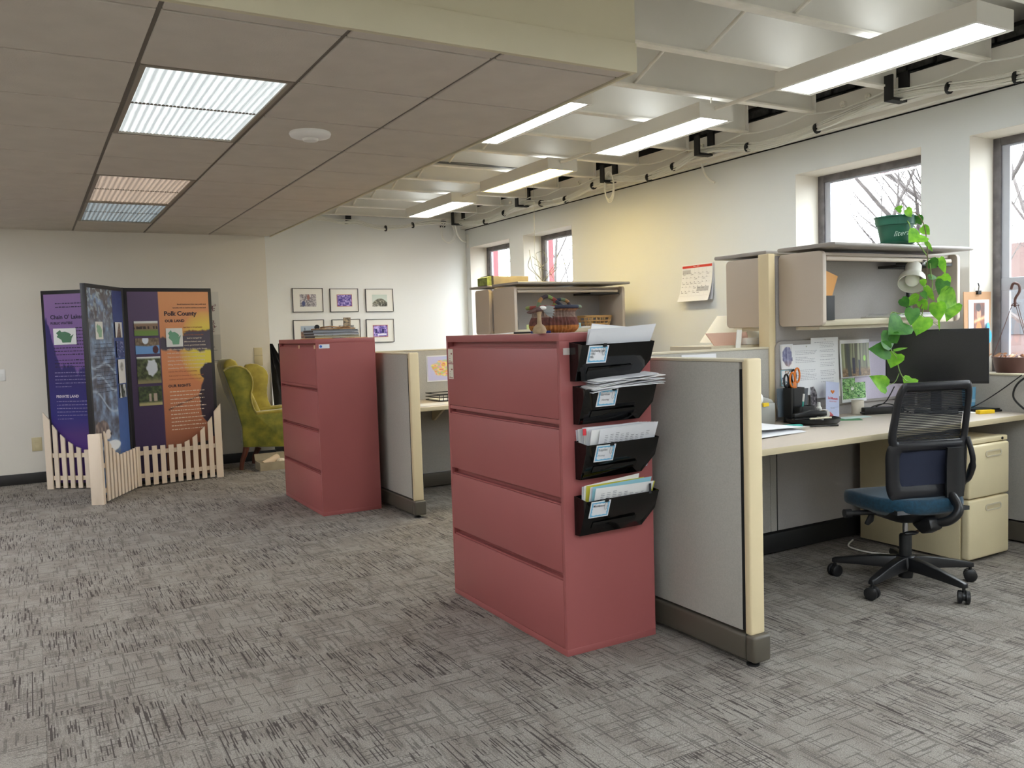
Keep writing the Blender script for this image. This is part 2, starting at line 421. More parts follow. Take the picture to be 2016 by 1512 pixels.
wf = mat('weathered_window_frame', '6e6a6c', .5, var=.25, vs=14, bump=.5, bs=60)
gl = D.materials.new('window_glass'); gl.use_nodes = True; nt = gl.node_tree; nt.nodes.clear()
a_ = nt.nodes.new('ShaderNodeBsdfTransparent'); b_ = nt.nodes.new('ShaderNodeBsdfGlossy'); b_.inputs['Roughness'].default_value = .02
lw_ = nt.nodes.new('ShaderNodeLayerWeight'); lw_.inputs[0].default_value = .5; pw_ = nt.nodes.new('ShaderNodeMath'); pw_.operation = 'POWER'; pw_.inputs[1].default_value = 5; nt.links.new(lw_.outputs['Facing'], pw_.inputs[0]); fr_ = nt.nodes.new('ShaderNodeMath'); fr_.operation = 'MULTIPLY_ADD'; fr_.inputs[1].default_value = .6; fr_.inputs[2].default_value = .04; nt.links.new(pw_.outputs[0], fr_.inputs[0]); mx_ = nt.nodes.new('ShaderNodeMixShader'); o_ = nt.nodes.new('ShaderNodeOutputMaterial')
nt.links.new(fr_.outputs[0], mx_.inputs[0]); nt.links.new(a_.outputs[0], mx_.inputs[1]); nt.links.new(b_.outputs[0], mx_.inputs[2]); nt.links.new(mx_.outputs[0], o_.inputs[0])
SEAL = mat('window_film_edge', 'b7bac4', .3)
for k, (a, b) in enumerate(WIN):
    wn = D.objects.new('window_%d' % (k+1), None); COL.objects.link(wn); wn.location = (5.43, (a+b)/2, SILL); wn['kind'] = 'structure'
    t = .055 if k < 3 else .05
    for nm, y0, y1, z0, z1 in (('jamb', a, a+t, SILL, HEAD), ('jamb', b-t, b, SILL, HEAD), ('head_rail', a+t, b-t, HEAD-t, HEAD), ('bottom_rail', a+t, b-t, SILL, SILL+t)):
        struct(nm, MB().box(5.42, 5.46, y0, y1, z0, z1), wf, wn, bevel=.004)
    t2 = t+.05
    struct('sash', MB().ring([(5.435, a+t, SILL+t), (5.435, b-t, SILL+t), (5.435, b-t, HEAD-t), (5.435, a+t, HEAD-t)], [(5.435, a+t2, SILL+t2), (5.435, b-t2, SILL+t2), (5.435, b-t2, HEAD-t*1.2), (5.435, a+t2, HEAD-t*1.2)], (.02, 0, 0)), SEAL, wn)
    if k != 2: struct('meeting_rail', MB().box(5.43, 5.465, a+t, b-t, 1.52, 1.60), SEAL, wn, bevel=.004)
    struct('pane', MB().box(5.447, 5.449, a+t, b-t, SILL+t, HEAD-t), gl, wn)
    portal('window_portal', (5.5, (a+b)/2, (SILL+HEAD)/2), b-a, HEAD-SILL)

# soffit (dropped part of the ceiling) and its face
struct('wall_soffit', MB().box(XL, 2.43, 3.055, 3.07, 2.492, ZD).box(2.415, 2.43, 3.07, 9.6, 2.492, ZD), SOFFIT)
struct('trim_soffit', MB().box(XL, 2.43, 3.045, 3.055, 2.492, 2.62), SOFFIT, bevel=.002)
CZ = 2.498
ceil = struct('ceiling', MB().box(XL, 2.415, 3.07, 9.6, CZ+.06, CZ+.08), GRID)
CX = [2.415, 1.762, 1.115, .458, -.19, -.84, -1.49, -2.14, -2.79, -3.2]
CY = [3.07, 3.165, 3.81, 4.46, 5.11, 5.745, 6.38, 7.01, 7.63, 8.23, 8.83, 9.42, 9.6]
mb = MB()
for x in CX[1:-1]: mb.box(x-.012, x+.012, 3.07, 9.6, CZ+.008, CZ+.05)
for y in CY[1:-1]: mb.box(XL, 2.415, y-.012, y+.012, CZ+.0085, CZ+.049)
mb.box(2.395, 2.415, 3.07, 9.6, CZ+.008, CZ+.05); mb.box(XL, 2.4, 9.575, 9.6, CZ+.004, CZ+.05)
struct('grid_runner', mb, GRID, ceil)
LIGHTS = {(2, 2), (2, 3), (2, 6), (2, 7), (2, 8), (2, 9)}
for i in range(len(CX)-1):
    for j in range(len(CY)-1):
        if (i, j) in LIGHTS: continue
        x1, x0, y0, y1 = CX[i]-.009, CX[i+1]+.009, CY[j]+.008, CY[j+1]-.008
        o = ob('tile', MB().box(x0, x1, y0, y1, CZ, CZ+.02), TILE, ceil, bevel=.003, seg=1)
LAMPLENS = {}
def lens_mat(name, c, hot, st):
    m = D.materials.new(name); m.use_nodes = True; nt = m.node_tree; N = nt.nodes; L = nt.links; b = N['Principled BSDF']
    tc = N.new('ShaderNodeTexCoord'); wv = N.new('ShaderNodeTexWave'); wv.inputs['Scale'].default_value = 9; wv.inputs['Distortion'].default_value = .8; wv.inputs['Detail'].default_value = 1
    n = N.new('ShaderNodeTexNoise'); sv = N.new('ShaderNodeVectorMath'); sv.operation = 'MULTIPLY'; sv.inputs[1].default_value = (22, .6, 1)
    L.new(tc.outputs['Object'], wv.inputs[0]); L.new(tc.outputs['Object'], sv.inputs[0]); L.new(sv.outputs[0], n.inputs['Vector']); n.inputs['Scale'].default_value = 1
    q = N.new('ShaderNodeMath'); q.operation = 'MULTIPLY'; L.new(wv.outputs['Fac'], q.inputs[0]); L.new(n.outputs[0], q.inputs[1])
    mx = N.new('ShaderNodeMix'); mx.data_type = 'RGBA'; mx.inputs[6].default_value = (*lin(c), 1); mx.inputs[7].default_value = (*lin(hot), 1)
    mr = N.new('ShaderNodeMapRange'); mr.inputs[1].default_value = .05; mr.inputs[2].default_value = .5; L.new(q.outputs[0], mr.inputs[0]); L.new(mr.outputs[0], mx.inputs[0])
    L.new(mx.outputs[2], b.inputs['Emission Color']); b.inputs['Emission Strength'].default_value = st
    b.inputs['Base Color'].default_value = (*lin('9a9a98'), 1); b.inputs['Roughness'].default_value = .25
    return m
for lab, y0, y1, c, hot, st in (('ribbed ceiling light panel with a bright cool white glow, nearest of three', 3.82, 5.10, 'aeb6b8', 'f4fbfa', .30),
                            ('ribbed ceiling light panel glowing dim and peach, touching the bluish one', 6.39, 7.62, '8c7a6b', 'd0b8a2', .20),
                            ('ribbed ceiling light panel with a dim bluish glow, farthest from the camera', 7.64, 8.82, '56646c', 'a8bac2', .17)):
    t = thing('ceiling_light', lab, 'ceiling light', (.786, (y0+y1)/2, CZ), 0, 'ribbed panel lights in the tile ceiling')
    x0, x1 = .47, 1.103
    ob('frame', MB().ring([(x0, y0, CZ), (x1, y0, CZ), (x1, y1, CZ), (x0, y1, CZ)], [(x0+.022, y0+.02, CZ), (x1-.022, y0+.02, CZ), (x1-.022, y1-.02, CZ), (x0+.022, y1-.02, CZ)], (0, 0, .03)), mat('troffer_frame', '9a9284', .5), t)
    n = 34
    ob('diffuser', MB().grid(lambda u, v: (x0+.022+(x1-x0-.044)*u, y0+.02+(y1-y0-.04)*v, CZ+.008+(.004 if int(round(u*n*2)) % 2 else 0)), n*2, 1, -.003), lens_mat('lens', c, hot, st), t)
for j in (1, 4, 7):  # unseen fill panels, added to brighten the left of the room
    y0, y1 = CY[j]+.03, CY[j]+1.19; x0, x1 = -1.46, -.87
    t = thing('ceiling_light', 'added fill light panel over the unseen left side, '+{1: 'nearest', 4: 'second', 7: 'farthest'}[j]+' of the left row', 'ceiling light', ((x0+x1)/2, (y0+y1)/2, CZ-.012), 0, 'added fill panels in the left part of the ceiling')
    ob('diffuser', MB().box(x0, x1, y0, y1, CZ-.012, CZ-.004), mat('fill_panel_glow', 'ffffff', emit='f2f6ff', es=LEFT_FILL), t)
# smoke detector
t = thing('smoke_detector', 'round white smoke detector on the tile ceiling', 'smoke detector', (1.435, 4.70, CZ))
ob('base', MB().lathe([(.0, 0), (.112, 0), (.115, -.008), (.108, -.022), (.06, -.034), (0, -.034)], (1.435, 4.7, CZ), 32), mat('detector_white', 'f8f7f3', .6), t, smooth=50)
ob('sensor_cap', MB().lathe([(0, -.034), (.045, -.034), (.04, -.046), (.0, -.048)], (1.435, 4.7, CZ), 24), WHITEPL, t, smooth=50)

# roof deck, joists, beam
roof = struct('roof_deck', MB().box(XL-.1, 5.5, YN-.1, YF+.1, ZD, ZD+.1), DECK)
JY = [-2.2, -1.55, -.9, -.26, .38, 1.03, 1.68, 2.33, 2.98, 3.60, 4.24, 4.89, 5.57, 6.25, 6.92, 7.6, 8.25, 8.85, 9.46, 10.12]
JB = 2.845
for y in JY:
    x0 = XL if y < 3.02 else 2.44
    fw_ = .03
    mb = MB().box(x0, 4.96, y-fw_, y+fw_, JB, JB+.012)
    mb.cur = 1; mb.box(x0, 4.96, y-.006, y+.006, JB+.012, ZD-.02).box(x0, 4.96, y-fw_, y+fw_, ZD-.02, ZD)
    mb.box(4.95, 4.96, y-fw_, y+fw_, JB+.012, ZD)
    struct('joist', mb, [JOIST, DECK], roof)
for k in range(5, len(JY)-1):
    for x in (3.35,):
        struct('bridging_rod', MB().cyl((x, JY[k]+.02, ZD-.03), (x, JY[k+1]-.01, JB+.02), .011, 8), JOIST, roof)
# curved acoustic infill between joists seen as a soft cove
beam = struct('trim_beam', MB().box(5.02, 5.10, YN, YF, 2.765, 2.93), DECK)
for y in np.arange(2.2, 10, 1.62):
    for dy in (0, .2):
        struct('bolt', MB().cyl((5.02, y+dy, 2.86), (5.0, y+dy, 2.86), .022, 6).cyl((5.0, y+dy, 2.86), (4.985, y+dy, 2.86), .011, 8), JOIST, beam)
struct('trim_strip', MB().box(5.13, 5.172, YN, YF, 2.730, 2.764), mat('strip_paint', 'ece9df', .5), bevel=.004)
struct('trim_shadow_gap', MB().box(5.166, 5.1705, YN, YF, 2.720, 2.729), BLACKGAP)
bw = struct('wall_parapet', MB().box(5.36, 5.45, YN, YF, 2.735, ZD), DARKVOID)
struct('wall_ledge', MB().box(5.10, 5.36, YN, YF, 2.735, 2.80), DECK)
bme = D.meshes.new('brick'); q = MB().hexa([(0,0,0),(.05,0,0),(.05,.19,0),(0,.19,0),(.004,.004,.06),(.05,.004,.06),(.05,.186,.06),(.004,.186,.06)])
bme.from_pydata(q.v, [], q.f); bme.materials.append(DARKBR)
for r in range(4):
    for k in range(20):
        o = D.objects.new('brick', bme); COL.objects.link(o); o.parent = bw
        o.location = (5.315+random.uniform(-.012, .012), 1.6+k*.205+(r % 2)*.1, 2.83+r*.072); o.rotation_euler = (0, 0, random.uniform(-.03, .03))

# ------------------------------------------------------------------ pendant lights
housing = mat('pendant_housing', 'e9e6dd', .5)
def pend(y0, y1, x0, lab, c, st, z=2.70):
    x1 = x0+.295
    t = thing('pendant_light', lab, 'pendant light', ((x0+x1)/2, (y0+y1)/2, z), 0, 'long box lights under the joists')
    mb = MB().box(x0, x1, y0, y1, z+.085, z+.096)
    mb.box(x0, x0+.012, y0, y1, z, z+.085).box(x1-.012, x1, y0, y1, z, z+.085).box(x0+.012, x1-.012, y0, y0+.012, z, z+.085).box(x0+.012, x1-.012, y1-.012, y1, z, z+.085)
    ob('housing', mb, housing, t)
    em = mat('tube_glow_'+c, 'ffffff', .5, emit=c, es=st)
    ob('diffuser', MB().box(x0+.03, x1-.03, y0+.02, y1-.02, z+.004, z+.012), em, t)
    ob('rim', MB().ring([(x0+.012, y0+.012, z+.002), (x1-.012, y0+.012, z+.002), (x1-.012, y1-.012, z+.002), (x0+.012, y1-.012, z+.002)], [(x0+.03, y0+.02, z+.002), (x1-.03, y0+.02, z+.002), (x1-.03, y1-.02, z+.002), (x0+.03, y1-.02, z+.002)], (0, 0, .012)), housing, t)
    ob('uplight_lens', MB().box(x0+.05, x1-.05, y0+.06, y1-.06, z+.0965, z+.0985), mat('uplight_glow', 'ffffff', .5, emit='eef6ff', es=UPL), t)
    for yy in [q for q in JY if y0 < q < y1]: ob('hanger', MB().cyl(((x0+x1)/2, yy, z+.096), ((x0+x1)/2, yy, JB), .006, 6), JOIST, t)
pend(2.346, 3.545, 3.830, 'box light under the joists, nearest and largest, at the top right corner', 'f4fbff', PEND)
pend(4.19, 5.40, 3.845, 'box light under the joists, second from the camera in the row of four', 'f4fbff', PEND)
pend(6.03, 7.25, 3.850, 'box light with a warm yellowish glow, third in the row', 'ffe08c', PEND*1.9)
pend(7.885, 9.08, 3.850, 'box light under the joists, farthest of the row and smallest', 'fff8ec', PEND*1.45)
pend(4.22, 5.39, 2.735, 'box light half hidden behind the edge of the tile ceiling', 'f4fbff', PEND*1.7)
pend(.50, 1.70, 3.84, 'box light behind the camera in the row over the desks', 'f4fbff', PEND*.35)
for x_ in (-2.4, -.6, 1.2, 2.6):  # unseen fill lights, added behind the camera to brighten the near side
    for y_ in (-2.4, -.6): pend(y_, y_+1.2, x_, 'added fill box light in the unseen ceiling behind the camera, '+('left end', 'left middle', 'right middle', 'right end')[(-2.4, -.6, 1.2, 2.6).index(x_)]+' of the '+('rear' if y_ < -1 else 'front')+' row', 'e8f3ff', PEND*1.9)
mb = MB()
for a, b in ((3.545, 4.19), (5.40, 6.03), (7.25, 7.885)):
    o = ob('conduit', MB().cyl((3.985, a, 2.765), (3.985, b, 2.765), .0125, 10), JOIST); tag(o, {3.545: 'white conduit between the nearest two box lights', 5.40: 'white conduit joining the second box light to the yellowish one', 7.25: 'flat white conduit joining the yellowish box light to the farthest'}[a], 'conduit', 'conduits between box lights')

# ------------------------------------------------------------------ cables along the beam
HY = [1.72, 3.55, 5.33, 6.65, 8.28, 9.93]
def hanger(y, x=5.05, lab='', rot=0):
    t = thing('cable_hanger', lab, 'cable hanger', (x, y, 2.78), rot, 'black hook brackets holding the white cables')
    ob('back_plate', MB().box(-.01, .01, -.035, .035, 0, .17), BLACKM, t, local=True)
    ob('hook', MB().box(-.15, -.01, -.03, .03, -.03, -.012).box(-.16, -.146, -.03, .03, -.03, .13), BLACKM, t, local=True)
    return t
for y, s in zip(HY[1:], ('by the nearest box light', 'second along the window wall', 'third along the window wall, over the yellow glow', 'above the gap between the far windows', 'in the far corner over the window')):
    hanger(y, 5.01, 'black hook bracket '+s, 0)
hanger(10.15, 3.53, 'black hook bracket on the far wall, leftmost', -PI/2)
hanger(10.15, 4.83, 'black hook bracket on the far wall near the corner', -PI/2)
def bundle(pts, lab, n, cat='cables', ties=()):
    t = thing('cable_bundle', lab, cat, pts[0]); base = spline(pts, 10); r = random.Random(5)
    for k in range(n):
        a = r.uniform(0, 2*PI); d = r.uniform(.004, .028); ph = r.uniform(0, 6); P = []
        for i, p in enumerate(base):
            aa = a+.35*math.sin(i*.21+ph); dd = d*(1+.35*math.sin(i*.33+ph)); P.append((p.x+dd*math.cos(aa), p.y, p.z+dd*math.sin(aa)) if abs(pts[0][0]-pts[-1][0]) < .5 else (p.x, p.y+dd*math.cos(aa), p.z+dd*math.sin(aa)))
        ob('cable', MB().tube(P, .005, 5), CABLE, t, smooth=60)
    for q in ties:
        i = min(range(len(base)), key=lambda i: abs(base[i].y-q) if abs(pts[0][0]-pts[-1][0]) < .5 else abs(base[i].x-q)); i = max(1, min(i, len(base)-2)); p = base[i]; d = (base[i+1]-base[i-1]).normalized()
        ob('cable_tie', MB().tube([p-d*.008, p+d*.008], .037, 12), BLACKM, t, smooth=60)
    return t
zz = 2.79
X_ = 4.945
pts = []
for y0, y1 in zip([-.2]+HY[:-1], HY):
    pts += [(X_, y0, zz), (X_, y0+(y1-y0)*.33, zz-.06), (X_, y0+(y1-y0)*.62, zz-.085)]
pts.append((X_, HY[-1], zz))
bundle(pts, 'thick bundle of white cables sagging along the top of the window wall', 22, ties=(2.8, 3.2, 4.18, 4.87, 5.72, 6.05, 6.9, 7.4, 7.9, 8.7, 9.2))
bundle([(4.93, 10.06, 2.80), (4.6, 10.07, 2.79), (4.2, 10.07, 2.72), (3.9, 10.07, 2.695), (3.62, 10.07, 2.76), (3.4, 10.07, 2.75), (3.1, 10.07, 2.80), (2.7, 10.07, 2.86)], 'white cable bundle sagging along the far wall above the pictures', 10, ties=(4.35, 3.98))
loop = [(4.84+.11*math.sin(a)*.9, 10.06, 2.67+.13*math.cos(a)) for a in np.linspace(0, 2*PI, 28, endpoint=False)]
tag(ob('cable_loop', MB().tube(loop, .005, 5, closed=True).tube([(p[0]*1+.02, p[1], p[2]-.01) for p in loop], .005, 5, closed=True), CABLE, smooth=60), 'coiled loop of spare white cable on the far wall', 'cable')
loop = [(4.9, 6.6+.07*math.sin(a), 2.70+.13*math.cos(a)) for a in np.linspace(0, 2*PI, 28, endpoint=False)]
tag(ob('cable_loop', MB().tube(loop, .005, 5, closed=True).tube([(p[0]+.02, p[1]+.02, p[2]-.012) for p in loop], .005, 5, closed=True).tube([(p[0]-.02, p[1]-.02, p[2]+.012) for p in loop], .005, 5, closed=True), CABLE, smooth=60), 'loop of spare white cable hanging at a bracket by the yellow glow', 'cable')
tag(ob('cable_stub', MB().tube(spline([(5.10, 5.55, 2.74), (5.12, 5.53, 2.66), (5.12, 5.48, 2.60), (5.13, 5.42, 2.56)]), .009, 8), CABLE, smooth=60), 'short white cable end dangling down the wall left of the big window', 'cable')
thin = [(4.93, y+.0, 2.84-.035*abs(math.sin((y-2.98)/.645*PI))) for y in np.arange(1.7, 9.9, .16)]
tag(ob('thin_cable', MB().tube(thin, .006, 6), CABLE, smooth=60), 'single thin white cable strung along the joist ends', 'cable')
tag(ob('drop_cable', MB().tube(spline([(4.92, 10.0, 2.79), (4.99, 10.08, 2.66), (5.08, 10.13, 2.58), (5.14, 10.12, 2.56)]), .011, 8), CABLE, smooth=60), 'white cable dropping to the small jack in the far corner', 'cable')
t = thing('wall_jack', 'small white wall jack high in the far corner', 'wall jack', (5.16, 10.13, 2.5)); ob('plate', MB().box(5.155, 5.17, 10.10, 10.15, 2.48, 2.66), WHITEPL, t, bevel=.002)
tag(ob('joist_cable', MB().tube(spline([(2.5, 6.90, 2.862), (3.0, 6.88, 2.87), (3.5, 6.87, 2.862), (4.0, 6.88, 2.87), (4.6, 6.88, 2.865)]), .007, 6).tube(spline([(2.5, 6.87, 2.865), (3.0, 6.86, 2.862), (3.6, 6.88, 2.88), (4.0, 6.86, 2.86)]), .005, 6), mat('grey_cable', '6f6e6a', .5), smooth=60), 'dark grey cables lying along a joist above the yellowish light', 'cable')

# ================================================================== FURNITURE
# ------------------------------------------------------------------ lateral files
def lateral(y0, lab):
    x0, x1, y1, h = 1.87, 2.338, y0+1.067, 1.345
    t = thing('lateral_file_cabinet', lab, 'filing cabinet', ((x0+x1)/2, (y0+y1)/2, 0), 0, 'mauve steel lateral files')
    mb = MB().box(x0+.034, x1, y0+.0008, y1-.0008, .028, 1.312)
    ob('carcass', mb, RED, t)
    ob('top_cap', MB().box(x0, x1, y0, y1, 1.312, h), RED, t, bevel=.002)
    for a, b in ((y0, y0+.017), (y1-.017, y1)): ob('side_stile', MB().box(x0+.001, x0+.034, a, b, .028, 1.312), RED, t)
    ob('plinth', MB().box(x0+.001, x1, y0, y1, 0, .028), RED, t, bevel=.001)
    for k, (za, zb) in enumerate(((.03, .318), (.350, .634), (.667, .949), (.992, 1.283))):
        d = ob('drawer', MB().box(x0, x0+.0335, y0+.0185, y1-.0185, za, zb), RED, t, bevel=.0015)
        ob('pull_lip', MB().box(x0+.010, x0+.030, y0+.0185, y1-.0185, zb+.0005, zb+.006), RED, d)
    ob('rail', MB().box(x0+.003, x0+.034, y0+.0175, y1-.0175, .972, .990), RED, t)
    return t
YA, YB = 2.884, 6.227
LA = lateral(YA, 'nearest mauve lateral file with four black pockets on its side')
LB = lateral(YB, 'far mauve lateral file with a pile of books on top')
STK = mat('cream_sticker', 'ddd6c4', .6)
fa = Fr((1.8695, 3.95, 0), (0, -1, 0), (0, 0, 1), (-1, 0, 0))
s1 = card('instruction_sticker', fa, .022, 1.205, .075, 1.277, STK, None, .0006); tag(s1, 'upper cream sticker with small drawings on near file cabinet', 'sticker')
s2 = card('instruction_sticker', fa, .022, 1.125, .075, 1.200, STK, None, .0006); tag(s2, 'lower cream sticker with small drawings on near file cabinet', 'sticker')
for s, b in ((s1, 1.205), (s2, 1.125)):
    mb = MB(); q = fa
    for k in range(3): mb.add([q.p(.03+k*.003, b+.012+k*.012, .0012), q.p(.048, b+.012+k*.012, .0012), q.p(.048, b+.014+k*.012, .0012), q.p(.03+k*.003, b+.014+k*.012, .0012)], [(0,1,2,3)])
    mb.add([q.p(.028, b+.004, .0012), q.p(.070, b+.004, .0012), q.p(.070, b+.008, .0012), q.p(.028, b+.008, .0012)], [(0,1,2,3)])
    mb.add([q.p(.052, b+.045, .0012), q.p(.068, b+.045, .0012), q.p(.068, b+.052, .0012), q.p(.052, b+.052, .0012)], [(0,1,2,3)])
    ob('print', mb, mat('sticker_red', '8c4640', .7), s)
fs = Fr((0, YA-.0004, 0), (1, 0, 0), (0, 0, 1), (0, -1, 0))
tag(card('label_holder', fs, 1.888, 1.255, 1.99, 1.283, mat('frosted_label', 'c9bdb6', .4), None, .002), 'pale label strip on the side of the near file cabinet', 'label')
fb = Fr((0, YB-.0004, 0), (1, 0, 0), (0, 0, 1), (0, -1, 0))
t = card('label_holder', fb, 1.893, 1.273, 1.975, 1.303, mat('label_white', 'dcdfe6', .4), None, .002); tag(t, 'white label with a blue dot on the far file cabinet', 'label')
ob('blue_dot', MB().lathe([(0, 0), (.010, 0), (.010, .0008), (0, .0008)], fb.p(1.908, 1.288, .0022), 16, fb.n), mat('blue_dot', '2f62b8', .5), t)
fc = Fr((1.8695, YB+1.067, 0), (0, -1, 0), (0, 0, 1), (-1, 0, 0))
for a, l in ((.60, 'left tan tab under the top lip of the far file cabinet'), (1.02, 'right tan tab under the top lip of the far file cabinet')):
    tag(card('tab', fc, a, 1.272, a+.033, 1.298, mat('tan_tab', 'dbb893', .6), None, .003, c=-.002), l, 'tab')

# ------------------------------------------------------------------ wall pockets with papers on the near file
BORD = mat('card_blue_border', '6fb3d6', .6)
def pocket(xl, xr, ztop, hgt, word, lab, tilt=0, cx=.0, small=()):
    yb = YA-.001; t = thing('file_pocket', lab, 'file pocket', ((xl+xr)/2, yb, ztop-hgt), 0, 'black pockets on the side of the near file cabinet')
    dt, db = .085, .030; zb = ztop-hgt; ch = .055
    def X(z): return 0
    fl, fr2 = xl+.005, xr-.01
    # back, front with a chamfered right corner, left and right sides, floor
    outl = lambda y0, y1: [(fl, y0, ztop-.012), (fr2, y0, ztop-.006), (fr2-.004, y0+(y1-y0)*.45, ztop-.085), (fr2-ch, y1, zb+.004), (fl-.002, y1, zb)]
    ob('back_wall', MB().prism([(xl, yb, ztop), (xr, yb, ztop+.004), (xr-.002, yb, ztop-.08), (xr-ch, yb, zb+.004), (xl, yb, zb)], (0, -.003, 0)), GLOSSB, t)
    f = outl(yb-dt, yb-db)
    o = MB().prism(f, (0, .003, 0)); ob('front_wall', o, GLOSSB, t, bevel=.0008, seg=1)
    ob('left_wall', MB().prism([(xl, yb, ztop), (xl, yb, zb), (fl-.002, yb-db, zb), (fl, yb-dt, ztop-.012)], (.003, 0, 0)), GLOSSB, t)
    ob('right_wall', MB().add([(xr-.001, yb, ztop), (fr2, yb-dt, ztop-.006), (fr2-.004, yb-dt+.025, ztop-.085), (xr-.003, yb, ztop-.08), (fr2-ch, yb-db, zb+.004), (xr-ch, yb, zb+.004)], [(0,1,2,3), (3,2,4,5)]), GLOSSB, t)
    ob('bottom', MB().add([(xl, yb, zb), (xr-ch, yb, zb+.004), (fr2-ch, yb-db, zb+.004), (fl, yb-db, zb)], [(0,1,2,3)]), GLOSSB, t)
    # embossed panel low on the front
    hq = hgt-.012; n = Vector((0, -hq, -(dt-db))).normalized(); up = Vector((0, -(dt-db), hq)).normalized()
    fp = Fr((fl, yb-db, zb), (1, 0, 0), up, n)
    ob('embossed_panel', MB().prism([fp.p(.045, .03, 0), fp.p(.27, .035, 0), fp.p(.275, .062, 0), fp.p(.05, .058, 0)], n*.004), GLOSSB, t, bevel=.0015)
    a0 = cx; b1 = hgt*1.04-.012
    c1 = card('label_card', fp, a0, b1-.076, a0+.098, b1, WHITEP, t, .0012, c=.0015)
    for wa, wb, wc, wd in ((.004, .0, .094, .076),): pass
    cxm, czm = a0+.049, b1-.038; N_ = 104; oo = []; ii = []
    for k in range(N_):
        an = 2*PI*k/N_; ca, sa = math.cos(an), math.sin(an); s_ = 1/max(abs(ca), abs(sa)); wv = 1+.035*math.sin(an*14)
        oo.append(fp.p(cxm+ca*s_*.044, czm+sa*s_*.033, .0029)); ii.append(fp.p(cxm+ca*s_*.0375*wv, czm+sa*s_*.027*wv, .0029))
    ob('blue_border', MB().ring(oo, ii, n*.0004), BORD, c1)
    sz = .0145
    text(word, fp, a0+.013, b1-.026, sz, INK, c1, bold=.0001, c=.0036, name='handwriting', shear=.12, ls=.95, sx=(.72 if len(word) > 12 else .95))
    for k, (wx, wz, ww, mm) in enumerate(small):
        text(wx, fp, a0+wz, b1-.027-ww, .011, MATS[mm], c1, bold=.0001, c=.0036, name='handwriting', shear=.3)
    ob('binder_clip', MB().prism([fp.p(a0+.066, b1-.004, .003), fp.p(a0+.084, b1-.004, .003), fp.p(a0+.082, b1+.010, .003), fp.p(a0+.068, b1+.010, .003)], n*.006), BLACKM, t)
    lp = [fp.p(a0+.075+.006*math.cos(q), b1-.024+.018*math.sin(q), .006) for q in np.linspace(0, 2*PI, 14, endpoint=False)]
    ob('clip_loop', MB().tube(lp, .0008, 4, closed=True), STEEL, t)
    return t, fp
mat('dark_red_ink', '4a2024', .8)
P1, f1 = pocket(1.919, 2.305, 1.306, .160, 'Purchasing Logs\nTERS\nPIRs', 'topmost black pocket, with the Purchasing Logs card', cx=.035)
P2, f2 = pocket(1.930, 2.312, 1.126, .158, 'Services', 'second black pocket from the top, with the Services card', cx=.066, small=(('Housing', .022, .022, 'dark_red_ink'),))
P3, f3 = pocket(1.933, 2.318, .899, .160, 'Supplies', 'third black pocket from the top, with the Supplies card', cx=.045, small=(('Printing', .015, .024, 'grey_ink'),))
P4, f4 = pocket(1.923, 2.312, .670, .163, 'Miscellaneous', 'lowest black pocket, with the Miscellaneous card', cx=.022)
def sheets(lab, specs, rows=None, cat='papers', hb=0):
    """specs: (xl, xr, zbot, ztop_left, ztop_right, y, lean, material)"""
    t = thing('paper_stack', lab, cat, (specs[0][0], specs[0][5], specs[0][2]), 0, 'papers standing in the black pockets')
    for xl, xr, zb, zl, zr, y, lean, m in specs:
        yq = min(y+.055, YA-.006); v = [(xl+.012, yq, zb), (xr-.012, yq, zb), (xr, y-lean, zr), (xl, y-lean, zl)]
        s = ob('sheet', MB().add(v + [(a, b+.0012, c) for a, b, c in v], [(0,1,2,3), (7,6,5,4), (0,4,5,1), (1,5,6,2), (2,6,7,3), (3,7,4,0)]), m, t)
    if rows:
        xl, xr, zb, zl, zr, y, lean, m = specs[0]; up = (Vector((xl, y-lean, zl))-Vector((xl, min(y+.055, YA-.006), zb))).normalized()
        f = Fr((xl, min(y+.055, YA-.006), zb), (1, 0, (zr-zl)/(xr-xl)), up, None); f.n = -abs(f.n.y)*f.n/abs(f.n.y) if f.n.y > 0 else f.n
        if f.n.y > 0: f.n = -f.n
        mb = MB(); L = (Vector((xl, y-lean, zl))-Vector((xl, min(y+.055, YA-.006), zb))).length; r = random.Random(3)
        for c in range(rows):
            a = .03+c*(xr-xl-.06)/rows; b1 = L-.02-r.uniform(0, .02); b0 = L-r.uniform(.05, .10)
            k = b0
            while k < b1:
                mb.add([f.p(a, k, .002), f.p(a+(xr-xl)/rows*.55*r.uniform(.4, 1), k, .002), f.p(a+(xr-xl)/rows*.5, k+.0022, .002), f.p(a, k+.0022, .002)], [(0,1,2,3)]); k += .008
        ob('print', mb, GREY_INK, s if False else t.children[0])
    return t
PA = mat('paper_b', 'd6d6da', .7); PC = mat('paper_c', 'f0efec', .7); YEL = mat('yellow_paper', 'd8cf4a', .6); AQUA = mat('aqua_paper', '9fd0dc', .6); PINKR = mat('red_tab', 'd83a44', .5)
y0 = YA-.062
sheets('loose white papers flopped over in the topmost pocket', [(1.962, 2.300, 1.20, 1.352, 1.372, y0+.0, .03, WHITEP), (1.968, 2.31, 1.20, 1.357, 1.365, y0+.008, .015, PA), (2.0, 2.312, 1.20, 1.372, 1.352, y0+.016, 0, PC), (2.01, 2.28, 1.20, 1.380, 1.355, y0+.022, -.005, WHITEP)])
mb = MB()
t = thing('paper_stack', 'ragged white paper heap lying over the second pocket', 'papers', (2.13, y0, 1.118), 0, 'papers standing in the black pockets')
r = random.Random(11)
